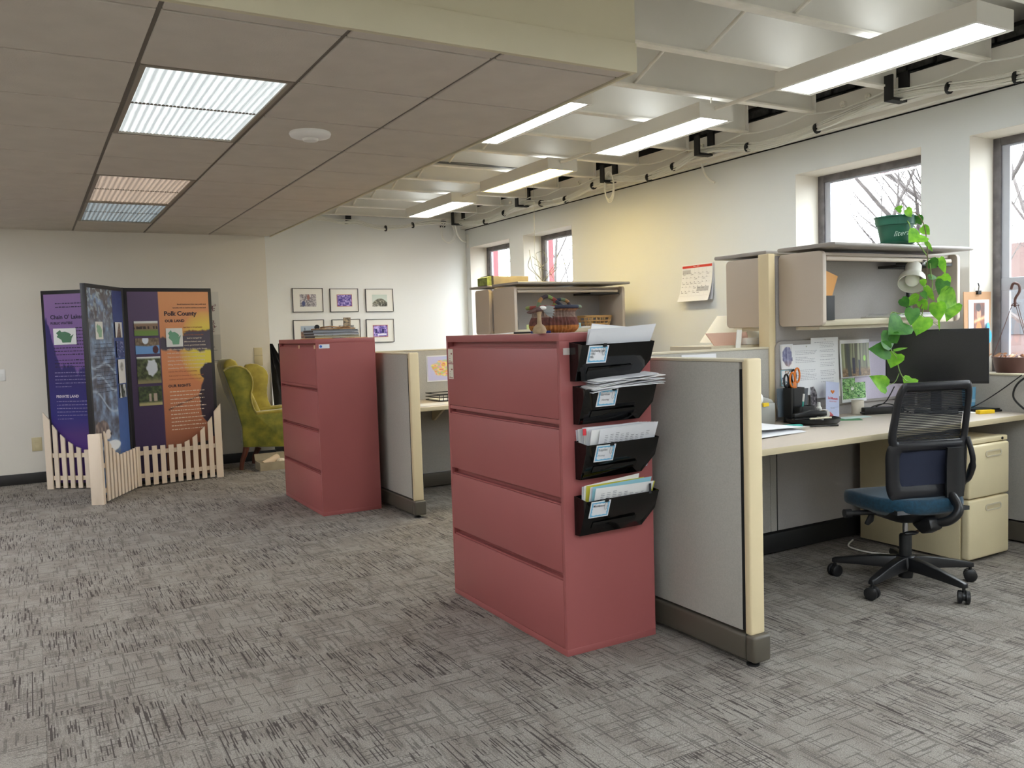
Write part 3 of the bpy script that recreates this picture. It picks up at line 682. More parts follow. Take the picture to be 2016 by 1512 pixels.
for k in range(11):
    z = 1.118+k*.0048; a = 1.945+r.uniform(0, .03)+k*.004; b = 2.335+r.uniform(-.03, .02)-k*.004; sk = r.uniform(-.006, .014)
    s = ob('sheet', MB().grid(lambda u, v: (a+(b-a)*u, YA-.105+.095*v-.01*math.sin(u*3), z+sk*u+.012*math.sin(u*2.6+k)*(.5)-.012*(1-u)**3-.006*(1-v)), 10, 1, .0016), (WHITEP, PA, PC)[k % 3], t)
sp = []
for k in range(9): sp.append((1.972-k*.004+(.03 if k == 0 else 0), 2.305-k*.006, .76, .945+k*.002-(.012 if k > 5 else 0), .957+.0*k-k*.0005, YA-.075+k*.008, .012-k*.003, (WHITEP, PC, PA)[k % 3]))
sheets('white printed forms fanned upright in the third pocket', sp, 9)
tag(ob('index_tab', MB().box(1.944, 1.958, YA-.05, YA-.046, .925, .952), PINKR), 'small red tab among the forms in the third pocket', 'tab')
sp = [(1.975, 2.275, .53, .708, .706, YA-.078, .008, PC), (1.968, 2.272, .53, .714, .724, YA-.070, .006, AQUA), (1.960, 2.272, .53, .712, .722, YA-.064, .005, WHITEP), (2.0, 2.300, .53, .70, .699, YA-.060, .002, YEL), (1.952, 2.25, .53, .716, .72, YA-.052, 0, YEL), (1.945, 2.23, .53, .716, .738, YA-.045, 0, PC), (1.940, 2.25, .53, .712, .715, YA-.036, 0, PA)]
t = sheets('printed forms with yellow and aqua edges in the lowest pocket', sp, 8)
ob('black_bar', MB().box(2.245, 2.258, YA-.0895, YA-.0885, .655, .698), INK, t)

# ------------------------------------------------------------------ cubicle panels
def cubicle(dy, near):
    s = 'near' if near else 'far'
    yE, yR = 2.385+dy, (3.51 if near else 6.80)
    PT = 1.222
    t = thing('partition', f'{s} grey fabric end panel with a cream edge post beside the {"near" if near else "far"} mauve cabinet', 'partition', (2.45, (yE+yR)/2, 0), 0, 'grey cubicle panels')
    ob('fabric_panel', MB().box(2.415, 2.487, yE+.05, yR+.07, .135, PT-.012), FABRIC, t, bevel=.004)
    ob('top_cap', MB().box(2.412, 2.490, yE+.02, yR+.07, PT-.012, PT), CREAM2, t, bevel=.003)
    ob('shadow_gap', MB().box(2.418, 2.484, yE+.034, yE+.05, .14, PT-.04), BLACKGAP, t)
    ob('end_post', MB().box(2.413, 2.489, yE, yE+.034, .125, PT+.002), CREAM, t, bevel=.008, seg=3)
    ob('base_cover', MB().box(2.408, 2.494, yE+.03, yR+.07, .018, .125), BRONZE, t, bevel=.012, seg=3)
    ob('base_end_cap', MB().box(2.405, 2.497, yE-.025, yE+.028, .02, .128), BRONZE, t, bevel=.012, seg=3)
    f = ob('levelling_foot', MB().lathe([(.0, 0), (.026, 0), (.026, .006), (.01, .012), (.006, .014), (.006, .03), (0, .03)], (2.44, yE+.02, 0), 20), BLACKM, t, smooth=40)
    # return panel
    xs = 3.72 if near else 3.765
    t2 = thing('partition', f'{s} grey return panel behind the {s} desk, stepping up under the storage bins', 'partition', (3.8, yR+.035, 0), 0, 'grey cubicle panels')
    yb = yR+.07
    ob('fabric_panel', MB().box(2.495, xs, yR, yb, .135, PT-.012), FABRIC, t2, bevel=.003)
    ob('fabric_panel', MB().box(xs+.06, 5.06, yR, yb, .135, 1.745), TACK, t2, bevel=.003)
    ob('top_cap', MB().box(2.495, xs, yR-.003, yb+.003, PT-.012, PT), CREAM2, t2, bevel=.003)
    ob('post', MB().box(xs, xs+.052, yR-.006, yb+.006, .79, 1.757), CREAM if near else TAUPE, t2, bevel=.004)
    ob('lower_fabric', MB().box(xs+.003, xs+.052, yR+.002, yb-.002, .135, .79), FABRIC, t2)
    ob('shadow_gap', MB().box(xs+.052, xs+.06, yR+.004, yb-.004, .135, 1.74), BLACKGAP, t2)
    ob('top_cap', MB().box(xs+.06, 5.06, yR-.003, yb+.003, 1.745, 1.755), CREAM2, t2)
    ob('base_cover', MB().box(2.497, 5.06, yR-.012, yb+.01, .012, .125), BLACKM if near else BRONZE, t2, bevel=.006)
    t3 = thing('partition', f'low grey panel along the window wall at the {s} desk', 'partition', (5.11, (yE+yR)/2, 0), 0, 'grey cubicle panels')
    ya = yR-2.0
    ob('fabric_panel', MB().box(5.075, 5.14, ya, yR-.005, .135, 1.0), FABRIC, t3, bevel=.003)
    ob('top_cap', MB().box(5.07, 5.145, ya, yR-.005, 1.0, 1.012), CREAM2, t3, bevel=.003)
    ob('base_cover', MB().box(5.066, 5.148, ya, yR-.005, .012, .125), BRONZE, t3, bevel=.006)
    # worktop
    yf = yR-.755
    t4 = thing('worktop', f'beige laminate worktop of the {s} desk', 'desk', (3.8, yR-.4, .755), 0, 'beige worktops')
    ob('top_surface', MB().box(2.498, 5.06, yf+.004, yR-.006, .757, .785), LAM, t4, bevel=.002)
    ob('front_edge', MB().box(2.498, 5.06, yf, yf+.004, .755, .785), EDGE, t4, bevel=.001)
    ob('bracket', MB().prism([(3.05, yR-.014, .754), (3.05, yR-.014, .60), (3.05, yR-.05, .60), (3.05, yR-.30, .735), (3.05, yR-.30, .754)], (.02, 0, 0)), CREAM, t4)
    return t, t2
cubicle(0, True); cubicle(3.35, False)

# storage bins
def bin_(x0, x1, yb, yf, lab, sgn, zb=1.335, zt=1.748, slab=1):
    """yb back (on the panel), yf front edge"""
    t = thing('storage_bin', lab, 'overhead bin', ((x0+x1)/2, (yb+yf)/2, zb), 0, 'overhead storage bins on the grey panels')
    w_, h_ = abs(yf-yb), zt-zb; cyy, czz = (yb+yf)/2, (zb+zt)/2
    for a in (x0, x1-.03):
        prof = [(a, cyy+p, czz+q) for p, q in rrect(w_, h_, .028, 5)]
        ob('side_panel', MB().prism(prof, (.03, 0, 0)), TAUPE, t, bevel=.004, seg=2)
    ya, yc = min(yb, yf), max(yb, yf)
    ob('bottom_shelf', MB().box(x0+.03, x1-.03, ya+.025, yc-.01, zb+.01, zb+.028), CREAM2, t)
    ff = yf+sgn*.02
    ob('shelf_lip', MB().box(x0+.03, x1-.03, min(ff, ff+sgn*.02), max(ff, ff+sgn*.02), zb-.002, zb+.034), CREAM2, t, bevel=.006)
    ob('back_panel', MB().box(x0+.03, x1-.03, min(yb, yb-sgn*.012), max(yb, yb-sgn*.012), zb+.028, zt-.03), TACK, t)
    ob('top_panel', MB().box(x0+.03, x1-.03, ya+.05, yc-.01, zt-.022, zt-.006), TAUPE, t)
    ob('door_rail', MB().box(x0+.04, x1-.07, ff-.012, ff+.012, zt-.055, zt-.03), TAUPE, t, bevel=.008, seg=3)
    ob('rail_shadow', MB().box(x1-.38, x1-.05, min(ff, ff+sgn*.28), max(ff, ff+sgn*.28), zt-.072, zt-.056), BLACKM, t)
    ob('bottom_tray', MB().box(x0-.0+.04, x1-.12, ya+.06, yc-.09, zb-.022, zb-.003), CREAM2, t)
    if slab:
        zz_ = zt+.014
        prof = [(x0-.01, cyy-sgn*.046+p, zz_+.012+q) for p, q in rrect(w_+.09, .022, .010, 4)]
        ob('raised_door', MB().prism(prof, (x1-x0+.005, 0, 0)), mat('door_slab', '9b958f', .4), t, bevel=.003, seg=2)
    return t
NB = bin_(3.80, 5.045, 3.505, 3.19, 'open overhead bin above the near desk, with the potted vine on top', 1)
bin_(3.80, 5.045, 3.585, 3.93, 'overhead bin on the far side of the near desk panel, only its end showing', -1)
FB = bin_(3.705, 4.91, 6.795, 6.41, 'open overhead bin above the far desk, under the hanging twigs', 1)
bin_(3.705, 4.91, 6.875, 7.15, 'overhead bin behind the far desk panel with a green box on it', -1)

# near tackboard and pedestal
t = thing('tackboard', 'rounded grey and lavender tackboard on the panel behind the near desk', 'tackboard', (4.4, 3.5, .85), 0)
ob('board', MB().prism([(4.41+p, 3.508, 1.048+q) for p, q in rrect(1.30, .405, .045, 6)], (0, -.014, 0)), TACK, t, bevel=.004)
ob('board_field', MB().prism([(4.74+p, 3.493, 1.043+q) for p, q in rrect(.60, .36, .01, 2)], (0, -.004, 0)), TACKL, t)
def pedestal(x0, x1, y0, y1, h, lab):
    t = thing('pedestal_cabinet', lab, 'drawer cabinet', ((x0+x1)/2, (y0+y1)/2, 0))
    ob('body', MB().box(x0+.004, x1-.004, y0+.055, y1, .012, h-.003), PED, t, bevel=.003)
    ob('top_trim', MB().box(x0, x1, y0+.012, y0+.07, h-.028, h), PED, t, bevel=.006)
    for za, zb in ((.018, .352), (.358, h-.032)):
        d = ob('drawer', MB().box(x0+.001, x1-.001, y0, y0+.053, za, zb), PED, t, bevel=.014, seg=3)
        zc = zb-.055; cxx = x0+.22
        o = [(cxx+p, y0-.001, zc+q) for p, q in rrect(.15, .038, .0185, 6)]; i_ = [(cxx+p, y0-.001, zc+q) for p, q in rrect(.132, .022, .0105, 6)]
        ob('handle_rim', MB().ring(o, i_, (0, -.004, 0)), CREAM2, d, smooth=50)
        ob('finger_recess', MB().prism([(a, y0-.0006, c) for a, b, c in i_], (0, -.0012, 0)), mat('recess_cream', 'cabc97', .6), d)
    ob('lock', MB().cyl((x1-.055, y0+.013, h-.014), (x1-.055, y0+.008, h-.014), .008, 12), BLACKM, t)
    return t
pedestal(4.415, 4.795, 2.736, 3.44, .685, 'cream two-drawer pedestal under the near desk')
tag(ob('power_strip', MB().prism([(4.30+p, 3.05+q, .002) for p, q in rrect(.09, .05, .02, 4)], (0, 0, .05)), BLACKM, bevel=.006), 'black power adapter on the floor beside the cream pedestal', 'adapter')
tag(ob('floor_cord', MB().tube(spline([(4.25, 3.08, .008), (4.18, 3.2, .008), (4.2, 3.35, .008), (4.35, 3.44, .008)]), .005, 6), CABLE, smooth=60), 'pale cord on the floor behind the swivel chair', 'cord')

# ================================================================== SWIVEL CHAIR
def swivel_chair():
    rz = math.radians(72-90)
    t = thing('office_chair', 'black mesh-back swivel chair with a teal seat at the near desk', 'chair', (3.835, 2.715, 0), rz)
    PL = mat('chair_plastic', '18181a', .35); FR = mat('chair_frame', '1d1d21', .28); TEAL = mat('teal_upholstery', '0f384c', .9, var=.22, vs=70, bump=.5, bs=400, sheen=.3)
    NAVY = mat('navy_pad', '1c2236', .9, bump=.4, bs=500)
    # five-star base
    hub = MB().lathe([(0, .04), (.035, .04), (.038, .075), (.055, .085), (.058, .11), (.046, .15), (.038, .155), (0, .155)], (0, 0, 0), 24)
    ob('hub', hub, PL, t, local=True, smooth=40)
    for k in range(5):
        a = math.radians(-8+72*k) ; d = Vector((math.cos(a), math.sin(a), 0)); n = Vector((-d.y, d.x, 0))
        P = []
        mb = MB(); secs = []
        for u, w_, zt, zb in ((.03, .034, .150, .085), (.12, .030, .143, .085), (.22, .026, .127, .082), (.335, .021, .104, .076), (.358, .015, .097, .076)):
            c = d*u; secs.append([c-n*w_+Vector((0,0,zb)), c+n*w_+Vector((0,0,zb)), c+n*w_*.72+Vector((0,0,zt)), c-n*w_*.72+Vector((0,0,zt))])
        vs = [v for s in secs for v in s]; fs = []
        for i in range(len(secs)-1):
            for j in range(4): fs.append((i*4+j, i*4+(j+1)%4, i*4+4+(j+1)%4, i*4+4+j))
        fs += [(3,2,1,0), (len(vs)-4, len(vs)-3, len(vs)-2, len(vs)-1)]
        leg = ob('leg', MB().add(vs, fs), PL, t, local=True, bevel=.004, seg=2)
        c = d*.345; ca = Vector((math.cos(a+1.1+.7*k), math.sin(a+1.1+.7*k), 0))
        hb = MB().cyl(c+Vector((0,0,.045)), c+Vector((0,0,.08)), .008, 8)
        hood = MB().lathe([(.0, -.008), (.022, -.008), (.022, .008), (0, .008)], c+Vector((0,0,.036)), 14, ca)
        hb.add(hood.v, hood.f); cs = ob('caster', hb, PL, leg, local=True, smooth=40)
        for s in (-1, 1):
            ob('wheel', MB().lathe([(0, -.011), (.023, -.011), (.0315, -.007), (.0315, .007), (.023, .011), (0, .011)], c+ca*.017*s+Vector((0,0,.032)), 18, ca), PL, leg, local=True, smooth=40)
    ob('gas_column', MB().lathe([(0, .12), (.030, .12), (.030, .255), (.026, .262), (0, .262)], (0,0,0), 20), BLACKM, t, local=True, smooth=40)
    ob('piston', MB().cyl((0,0,.25), (0,0,.37), .014, 16), CHROME, t, local=True, smooth=60)
    # mechanism
    mb = MB().prism([(-.045, -.16, .405), (-.045, -.13, .36), (-.045, .02, .335), (-.045, .14, .365), (-.045, .17, .41)], (.09, 0, 0))
    ob('tilt_mechanism', mb, PL, t, local=True, bevel=.01)
    ob('seat_pan', MB().grid(lambda u, v: ((u-.5)*.40, (v-.5)*.42, .405-.075*(1-(2*v-1)**4)*(1-(2*u-1)**4)+.01), 8, 8, -.02), PL, t, local=True, smooth=60)
    ob('adjuster_bar', MB().cyl((-.05, .0, .385), (-.30, .03, .385), .013, 12).cyl((-.29, .03, .385), (-.325, .033, .385), .022, 16), PL, t, local=True, smooth=40)
    ob('lever', MB().prism([(-.16, .02, .382), (-.19, .02, .37), (-.215, .02, .325), (-.195, .02, .315), (-.165, .02, .335)], (0, .014, 0)), PL, t, local=True, bevel=.005)
    ob('height_paddle', MB().tube(spline([(.04, -.08, .36), (.03, -.12, .325), (-.04, -.13, .305)], 6), .006, 6), mat('brown_rod', '5a4330', .5), t, local=True, smooth=60)
    ob('paddle_grip', MB().ell((-.065, -.13, .302), (.042, .018, .011)), PL, t, local=True, smooth=60)
    ob('rear_housing', MB().prism([(-.035, -.10, .40), (-.035, -.22, .385), (-.035, -.235, .34), (-.035, -.16, .30), (-.035, -.09, .335)], (.07, 0, 0)), PL, t, local=True, bevel=.012)
    # seat cushion, waterfall front
    def top(u, v):
        x = (u-.5)*2; y = (v-.5)*2; sx = .245*(1-.10*max(0, -y)**2); 
        e = (abs(x)**4+abs(y)**4)
        z = .475 - .020*(max(0, y-.35)/.65)**2*2.2 + .012*(max(0, -y))**2 + .018*x*x*(.6) - .055*max(0, e-.75)
        return (sx*x*(1-.06*y*y*0), .245*y+.015, z)
    def cush(u, v):
        # u around, v bottom to top centre
        an = 2*PI*u; c, s = math.cos(an), math.sin(an); n = 3.6; r_ = (abs(c)**n+abs(s)**n)**(-1/n)
        k = v
        if k < .25: rr = .74+.24*(k/.25); zz = -.085+.025*(k/.25)
        elif k < .55: q = (k-.25)/.3; rr = .98+.02*math.sin(q*PI); zz = -.060+.063*q
        else: q = (k-.55)/.45; rr = .98*(1-q)**.55 if q < 1 else 0; zz = .003+.022*(1-(1-q)**2)
        x, y = c*r_*rr, s*r_*rr
        wz = -.030*max(0, y-.3)**1.5 + .012*max(0, -y)**2 + .014*x*x
        return (.245*x*(1-.07*max(0, -y)), .245*y+.02, .462+zz+wz)
    ob('seat', MB().grid(cush, 48, 18), TEAL, t, local=True, smooth=80)
    # back frame: curved rounded ring plus cross band
    zc, hh = .765, .585
    def bend(x, z):       # y of the back surface
        q = max(0, (z-.47)/.6); return -.185 - .065*q**1.3 - .0*x + .9*(x*x)*(.5-.25*q) + .02*math.sin(q*PI)
    def outline(w0, w1, z0, z1, r, n=8):
        pts = []
        for (x, z) in rrect(1, z1-z0, r, n, 0, (z0+z1)/2):
            q = (z-z0)/(z1-z0); W = w0+(w1-w0)*q; xx = x*W if abs(x) > .3 else x*W
            pts.append((xx, z))
        return pts
    def ring_back(o, i_, th, nm, m, c=None):
        n = len(o); K = 5; vs = []; fs = []
        for k in range(n):
            for q in range(K):
                a = q/(K-1); x = o[k][0]*(1-a)+i_[k][0]*a; z = o[k][1]*(1-a)+i_[k][1]*a; y = bend(x, z); b = math.sin(a*PI)*th*.35
                vs.append((x, y-b, z))
            for q in range(K-1, -1, -1):
                a = q/(K-1); x = o[k][0]*(1-a)+i_[k][0]*a; z = o[k][1]*(1-a)+i_[k][1]*a; vs.append((x, bend(x, z)+th*(.5+.4*math.sin(a*PI)), z))
        R = 2*K
        for k in range(n):
            j = (k+1) % n
            for q in range(R): fs.append((k*R+q, k*R+(q+1) % R, j*R+(q+1) % R, j*R+q))
        return ob(nm, MB().add(vs, fs), m, t, local=True, smooth=60)
    i_ = outline(.372, .350, .762, 1.012, .05)
    i2 = outline(.315, .325, .545, .715, .045)
    ou = outline(.446, .405, .728, 1.055, .085); ol = outline(.430, .450, .470, .765, .085)
    ring_back(ou, i_, .026, 'upper_frame', FR); ring_back(ol, [(x*1.0, z) for x, z in i2], .030, 'lower_frame', FR)
    ob('lumbar_pad', MB().grid(lambda u, v: ((u-.5)*.34, bend((u-.5)*.34, .54+.19*v)+.012, .54+.19*v), 10, 8, .012), NAVY, t, local=True, smooth=60)
    mm = D.materials.new('back_mesh_fabric'); mm.use_nodes = True; nt = mm.node_tree; b = nt.nodes['Principled BSDF']; b.inputs['Base Color'].default_value = (.006, .007, .010, 1); b.inputs['Roughness'].default_value = .8
    tc = nt.nodes.new('ShaderNodeTexCoord'); wv = nt.nodes.new('ShaderNodeTexWave'); wv.bands_direction = 'Z'; wv.inputs['Scale'].default_value = 38
    nt.links.new(tc.outputs['Object'], wv.inputs[0]); r_ = nt.nodes.new('ShaderNodeMapRange'); r_.inputs[1].default_value = .55; r_.inputs[2].default_value = .75; r_.inputs[3].default_value = 1; r_.inputs[4].default_value = .58
    nt.links.new(wv.outputs['Fac'], r_.inputs[0]); nt.links.new(r_.outputs[0], b.inputs['Alpha'])
    ob('back_mesh', MB().grid(lambda u, v: ((u-.5)*.37, bend((u-.5)*.37, .75+.27*v)+.020, .75+.27*v), 10, 8), mm, t, local=True, smooth=60)
    ob('spine_cover', MB().grid(lambda u, v: (.075+.085*u, bend(.11, .49+.24*v)-.022+.006*math.cos(u*6.28), .485+.245*v), 5, 8, -.02), PL, t, local=True, smooth=40)
    ob('back_arm', MB().tube(spline([(.10, bend(.1, .5)-.012, .51), (.09, -.27, .44), (.05, -.25, .38), (.0, -.17, .355)], 6), [.022]*19, 10), PL, t, local=True, smooth=60)
    ob('side_wing', MB().tube(spline([(.215, bend(.215, .76), .77), (.235, -.19, .66), (.262, -.13, .565), (.262, -.09, .53), (.20, -.12, .49)], 6), [.013]*8+[.018]*17, 10), FR, t, local=True, smooth=60)
    return t
swivel_chair()

# ================================================================== THINGS AT THE NEAR DESK
DZ = .7852
# monitor, seen from behind its screen edge: a black 24 inch screen in the corner
def monitor():
    c = atY(1843, 702, 3.13); d = Vector((c.x, c.y, 0)).normalized(); rz = math.atan2(d.y, d.x)-PI/2
    t = thing('monitor', 'black flat monitor with a dark screen in the desk corner behind the vine', 'monitor', (c.x, c.y, DZ), rz)
    zc = c.z-DZ
    ob('bezel', MB().box(-.278, .278, .004, .03, zc-.163, zc+.163), BLACKM, t, local=True, bevel=.004)
    ob('screen', MB().box(-.270, .270, .001, .0045, zc-.150, zc+.156), mat('dark_screen', '151517', .22), t, local=True)
    ob('back_cover', MB().box(-.16, .16, .03, .055, zc-.10, zc+.10), BLACKM, t, local=True, bevel=.01)
    ob('neck', MB().box(-.03, .03, .05, .07, .01, zc), BLACKM, t, local=True, bevel=.004)
    ob('foot', MB().prism([(p, .06+q, 0) for p, q in rrect(.24, .20, .03, 4)], (0, 0, .011)), BLACKM, t, local=True, bevel=.003)
monitor()
# tumbler, yellow marker box, black gadgets on the right part of the desk
p = atZ(1908, 805, DZ)
t = thing('tumbler', 'pale blue tumbler with a dark blue base ring by the monitor', 'cup', (p.x, p.y, DZ))
BL = mat('blue_tumbler', '78b8de', .35)
ob('body', MB().lathe([(0, .0), (.033, 0), (.036, .01), (.043, .14), (.040, .14), (.034, .02), (0, .02)], (p.x, p.y, DZ), 28), BL, t, smooth=40)
ob('band', MB().lathe([(.0385, .045), (.0395, .045), (.0405, .065), (.0395, .065)], (p.x, p.y, DZ), 28), mat('lighter_blue', 'a6d3ea', .4), t, smooth=40)
p = atZ(1908, 806, DZ)
tag(ob('highlighter_box', MB().prism([(4.83, 2.93, DZ), (4.93, 2.90, DZ), (4.94, 2.93, DZ), (4.84, 2.965, DZ)], (0, 0, .022)), mat('yellow_plastic', 'e8c21c', .4), bevel=.003), 'yellow stapler-like box on the desk behind the swivel chair', 'desk item')
t = thing('laptop', 'closed black laptop at the right end of the near desk', 'laptop', (4.96, 3.08, DZ))
ob('base', MB().prism([(4.90, 2.97, DZ), (5.055, 2.93, DZ), (5.06, 3.18, DZ), (4.93, 3.20, DZ)], (0, 0, .012)), BLACKM, t, bevel=.003)
ob('lid', MB().prism([(4.905, 2.98, DZ+.013), (5.05, 2.94, DZ+.013), (5.055, 3.175, DZ+.013), (4.935, 3.195, DZ+.013)], (0, 0, .007)), BLACK, t, bevel=.002)
tag(ob('paper_sheet', MB().prism([(4.80, 3.0, DZ), (4.89, 2.97, DZ), (4.92, 3.17, DZ), (4.83, 3.2, DZ)], (0, 0, .004)), PC), 'white papers flat on the desk beside the blue tumbler', 'papers')
def wire(lab, pts, r=.003, m=BLACKM): return tag(ob('cable', MB().tube(spline(pts, 8), r, 6), m, smooth=60), lab, 'cord')
wire('thin black cord looping from the window panel down to the laptop', [atX(2012, 738, 5.04), atX(1975, 765, 5.03), atX(1945, 785, 5.0), atX(1918, 800, 4.93), atZ(1905, 804, DZ+.012)], .0032)
wire('thick black cable hanging over the window panel at the right edge', [(5.06, 2.66, 1.02), (5.045, 2.74, 1.02), (5.04, 2.83, .96), (5.045, 2.86, .88), (5.03, 2.80, .82), (5.01, 2.74, .80)], .006)
wire('black cords drooping behind the monitor', [(4.56, 3.30, .95), (4.52, 3.33, .86), (4.47, 3.36, .83), (4.40, 3.38, DZ+.006)], .0035)
wire('loop of black cord between the docking box and the swivel chair', [(4.40, 3.40, DZ+.006), (4.45, 3.36, .835), (4.52, 3.30, .845), (4.60, 3.22, DZ+.006)], .0035)
t = thing('docking_box', 'long flat black box on the near desk left of the swivel chair back', 'docking station', (4.48, 3.34, DZ))
ob('case', MB().prism([(4.37, 3.365, DZ), (4.62, 3.275, DZ), (4.645, 3.335, DZ), (4.395, 3.425, DZ)], (0, 0, .042)), BLACK, t, bevel=.004)
ob('plug', MB().cyl((4.372, 3.372, DZ+.014), (4.35, 3.38, DZ+.014), .005, 8), BLACKM, t)
# cream mug
p = (4.395, 3.435)
t = thing('mug', 'plain cream cylindrical cup against the green print', 'cup', (p[0], p[1], DZ))
ob('body', MB().lathe([(0, 0), (.034, 0), (.036, .003), (.037, .085), (.034, .085), (.033, .006), (0, .006)], (p[0], p[1], DZ), 28), mat('cream_ceramic', 'e2dacb', .35), t, smooth=40)
# cards and papers
GRN = mat('green_card', '3c7a4c', .5)
for lab, pts, m in (('green card on the near desk in front of the cream cup', [(4.02, 3.27), (4.14, 3.20), (4.20, 3.27), (4.08, 3.34)], GRN), ('pale aqua card lying over the green one', [(4.10, 3.29), (4.30, 3.26), (4.33, 3.33), (4.13, 3.37)], mat('pale_aqua', 'c9d8d4', .6))):
    tag(ob('card', MB().prism([(a, b, DZ+(.0015 if m is not GRN else 0)) for a, b in pts], (0, 0, .0014)), m), lab, 'card')
for k, (lab, pts, h, z0) in enumerate((('creased white sheet bulging up at the left end of the desk', [(3.06, 3.05), (3.60, 3.12), (3.52, 3.42), (3.02, 3.36)], .10, 0), ('lower white sheet under the creased one at the left end of the desk', [(3.05, 2.99), (3.50, 3.05), (3.60, 3.25), (3.06, 3.30)], .03, 0))):
    a, b, c, d = [Vector((*q, 0)) for q in pts]
    tag(ob('paper_sheet', MB().grid(lambda u, v: tuple((a*(1-u)+b*u)*(1-v)+(d*(1-u)+c*u)*v) [:2]+(DZ+.001+.012*(1-k)+h*max(0, 1-u)**.8*(.25+.75*v)*(1-(0 if k else .35)*v),), 8, 8, -.0008), WHITEP, smooth=60), lab, 'paper')
tag(ob('eraser', MB().prism([(3.555, 3.245, DZ), (3.645, 3.20, DZ), (3.665, 3.235, DZ), (3.575, 3.28, DZ)], (0, 0, .014)), mat('aqua_rubber', '55bdb4', .6), bevel=.003), 'small turquoise block on the desk in front of the organizer', 'sticky notes')
t = thing('desk_organizer', 'black desk organizer with a tall pen holder and a round tray', 'desk organizer', (3.82, 3.36, DZ))
ob('tray', MB().lathe([(0, 0), (.13, 0), (.145, .012), (.148, .030), (.142, .032), (.13, .014), (0, .010)], (3.84, 3.30, DZ), 32), BLACK, t, smooth=40)
ob('pen_holder', MB().ring([(3.80+p, 3.40+q, DZ) for p, q in rrect(.11, .075, .015, 3)], [(3.80+p, 3.40+q, DZ) for p, q in rrect(.10, .065, .012, 3)], (.0, 0, .20)), BLACK, t)
ob('stepped_cup', MB().ring([(3.80+p, 3.325+q, DZ) for p, q in rrect(.12, .06, .015, 3)], [(3.80+p, 3.325+q, DZ) for p, q in rrect(.11, .05, .012, 3)], (0, 0, .10)).box(3.75, 3.86, 3.30, 3.43, DZ, DZ+.02), BLACK, t)
ob('side_clip', MB().prism([(3.87, 3.40, DZ+.02), (3.90, 3.40, DZ+.02), (3.92, 3.40, DZ+.19), (3.875, 3.40, DZ+.19)], (0, .03, 0)), mat('smoky_plastic', '55595f', .2), t)
def scissors(lab, cx, cy_, z, m, r1, flip):
    t = thing('scissors', lab, 'scissors', (cx, cy_, z), 0)
    for s in (-1, 1):
        c = Vector((cx+s*.020*flip+.004, cy_, z+.245+.012*s)); L = [c+Vector((.017*math.cos(a)*r1, 0, .036*math.sin(a)*r1)) for a in np.linspace(0, 2*PI, 20, endpoint=False)]
        ob('handle', MB().tube(L, .0055, 8, closed=True), m, t, smooth=60)
        ob('blade', MB().prism([(c.x-.004, cy_+.002*s, z+.21), (cx-s*.004-.005, cy_+.002*s, z+.05), (cx-s*.004+.005, cy_+.002*s, z+.05), (c.x+.008, cy_+.002*s, z+.215)], (0, .0015, 0)), STEEL, t)
    ob('shank', MB().prism([(cx-.014, cy_-.003, z+.165), (cx+.018, cy_-.003, z+.165), (cx+.014, cy_-.003, z+.218), (cx-.010, cy_-.003, z+.222)], (0, .008, 0)), m, t, bevel=.002)
scissors('orange-handled scissors standing in the black organizer', 3.805, 3.40, DZ+.012, ORANGE, 1.15, 1)
scissors('black-handled scissors standing behind the orange pair', 3.785, 3.418, DZ+.006, BLACK, 1.05, 1.5)
def pen(lab, a, b, m, capm, name='pen', cat='pen'):
    t = thing(name, lab, cat, a); a, b = Vector(a), Vector(b)
    ob('barrel', MB().cyl(a, b, .0045, 10), m, t, smooth=60); ob('cap', MB().cyl(a+(b-a)*.72, b+(b-a)*.03, .0055, 10), capm, t, smooth=60)
pen('teal and white pen standing in the stepped cup', (3.775, 3.325, DZ+.025), (3.785, 3.315, DZ+.165), TEALP, WHITEPL)
pen('black marker lying in front of the round tray', (3.66, 3.165, DZ+.007), (3.80, 3.10, DZ+.007), BLACK, BLACK, 'marker', 'marker')
pen('cream pen lying on the rim of the round tray', (3.70, 3.20, DZ+.042), (3.83, 3.17, DZ+.042), mat('cream_pen', 'd8d2b8', .4), mat('cream_pen', 'd8d2b8', .4))
t = thing('stapler', 'black stapler lying across the organizer tray', 'stapler', (3.75, 3.25, DZ+.03))
ob('base', MB().prism([(3.66, 3.27, DZ+.032), (3.84, 3.20, DZ+.032), (3.85, 3.225, DZ+.032), (3.67, 3.30, DZ+.032)], (0, 0, .008)), BLACK, t, bevel=.002)
ob('arm', MB().prism([(3.665, 3.275, DZ+.045), (3.665, 3.275, DZ+.065), (3.76, 3.238, DZ+.082), (3.845, 3.205, DZ+.072), (3.845, 3.205, DZ+.048)], (.010, .026, 0)), BLACK, t, bevel=.004)
ob('head_plate', MB().prism([(3.80, 3.222, DZ+.082), (3.848, 3.203, DZ+.074), (3.856, 3.226, DZ+.074), (3.808, 3.246, DZ+.082)], (0, 0, .002)), STEEL, t)
def bottle(x, y, z, h, r, lab, cap=WHITEPL, bodym=WHITEPL):
    t = thing('small_bottle', lab, 'bottle', (x, y, z), 0, 'little bottles in the organizer tray')
    ob('body', MB().lathe([(0, 0), (r, 0), (r, h*.6), (r*.5, h*.72), (r*.5, h*.75), (0, h*.75)], (x, y, z), 16), bodym, t, smooth=40)
    ob('cap', MB().lathe([(0, h*.7), (r*.62, h*.7), (r*.55, h), (0, h)], (x, y, z), 16), cap, t, smooth=40)
bottle(3.93, 3.335, DZ+.034, .075, .017, 'taller white correction bottle at the right rim of the organizer')
bottle(3.90, 3.30, DZ+.014, .065, .015, 'small white bottle in the middle of the organizer tray')
bottle(3.865, 3.27, DZ+.014, .05, .018, 'squat white bottle with a black middle in the organizer tray', bodym=WHITEPL, cap=BLACK)
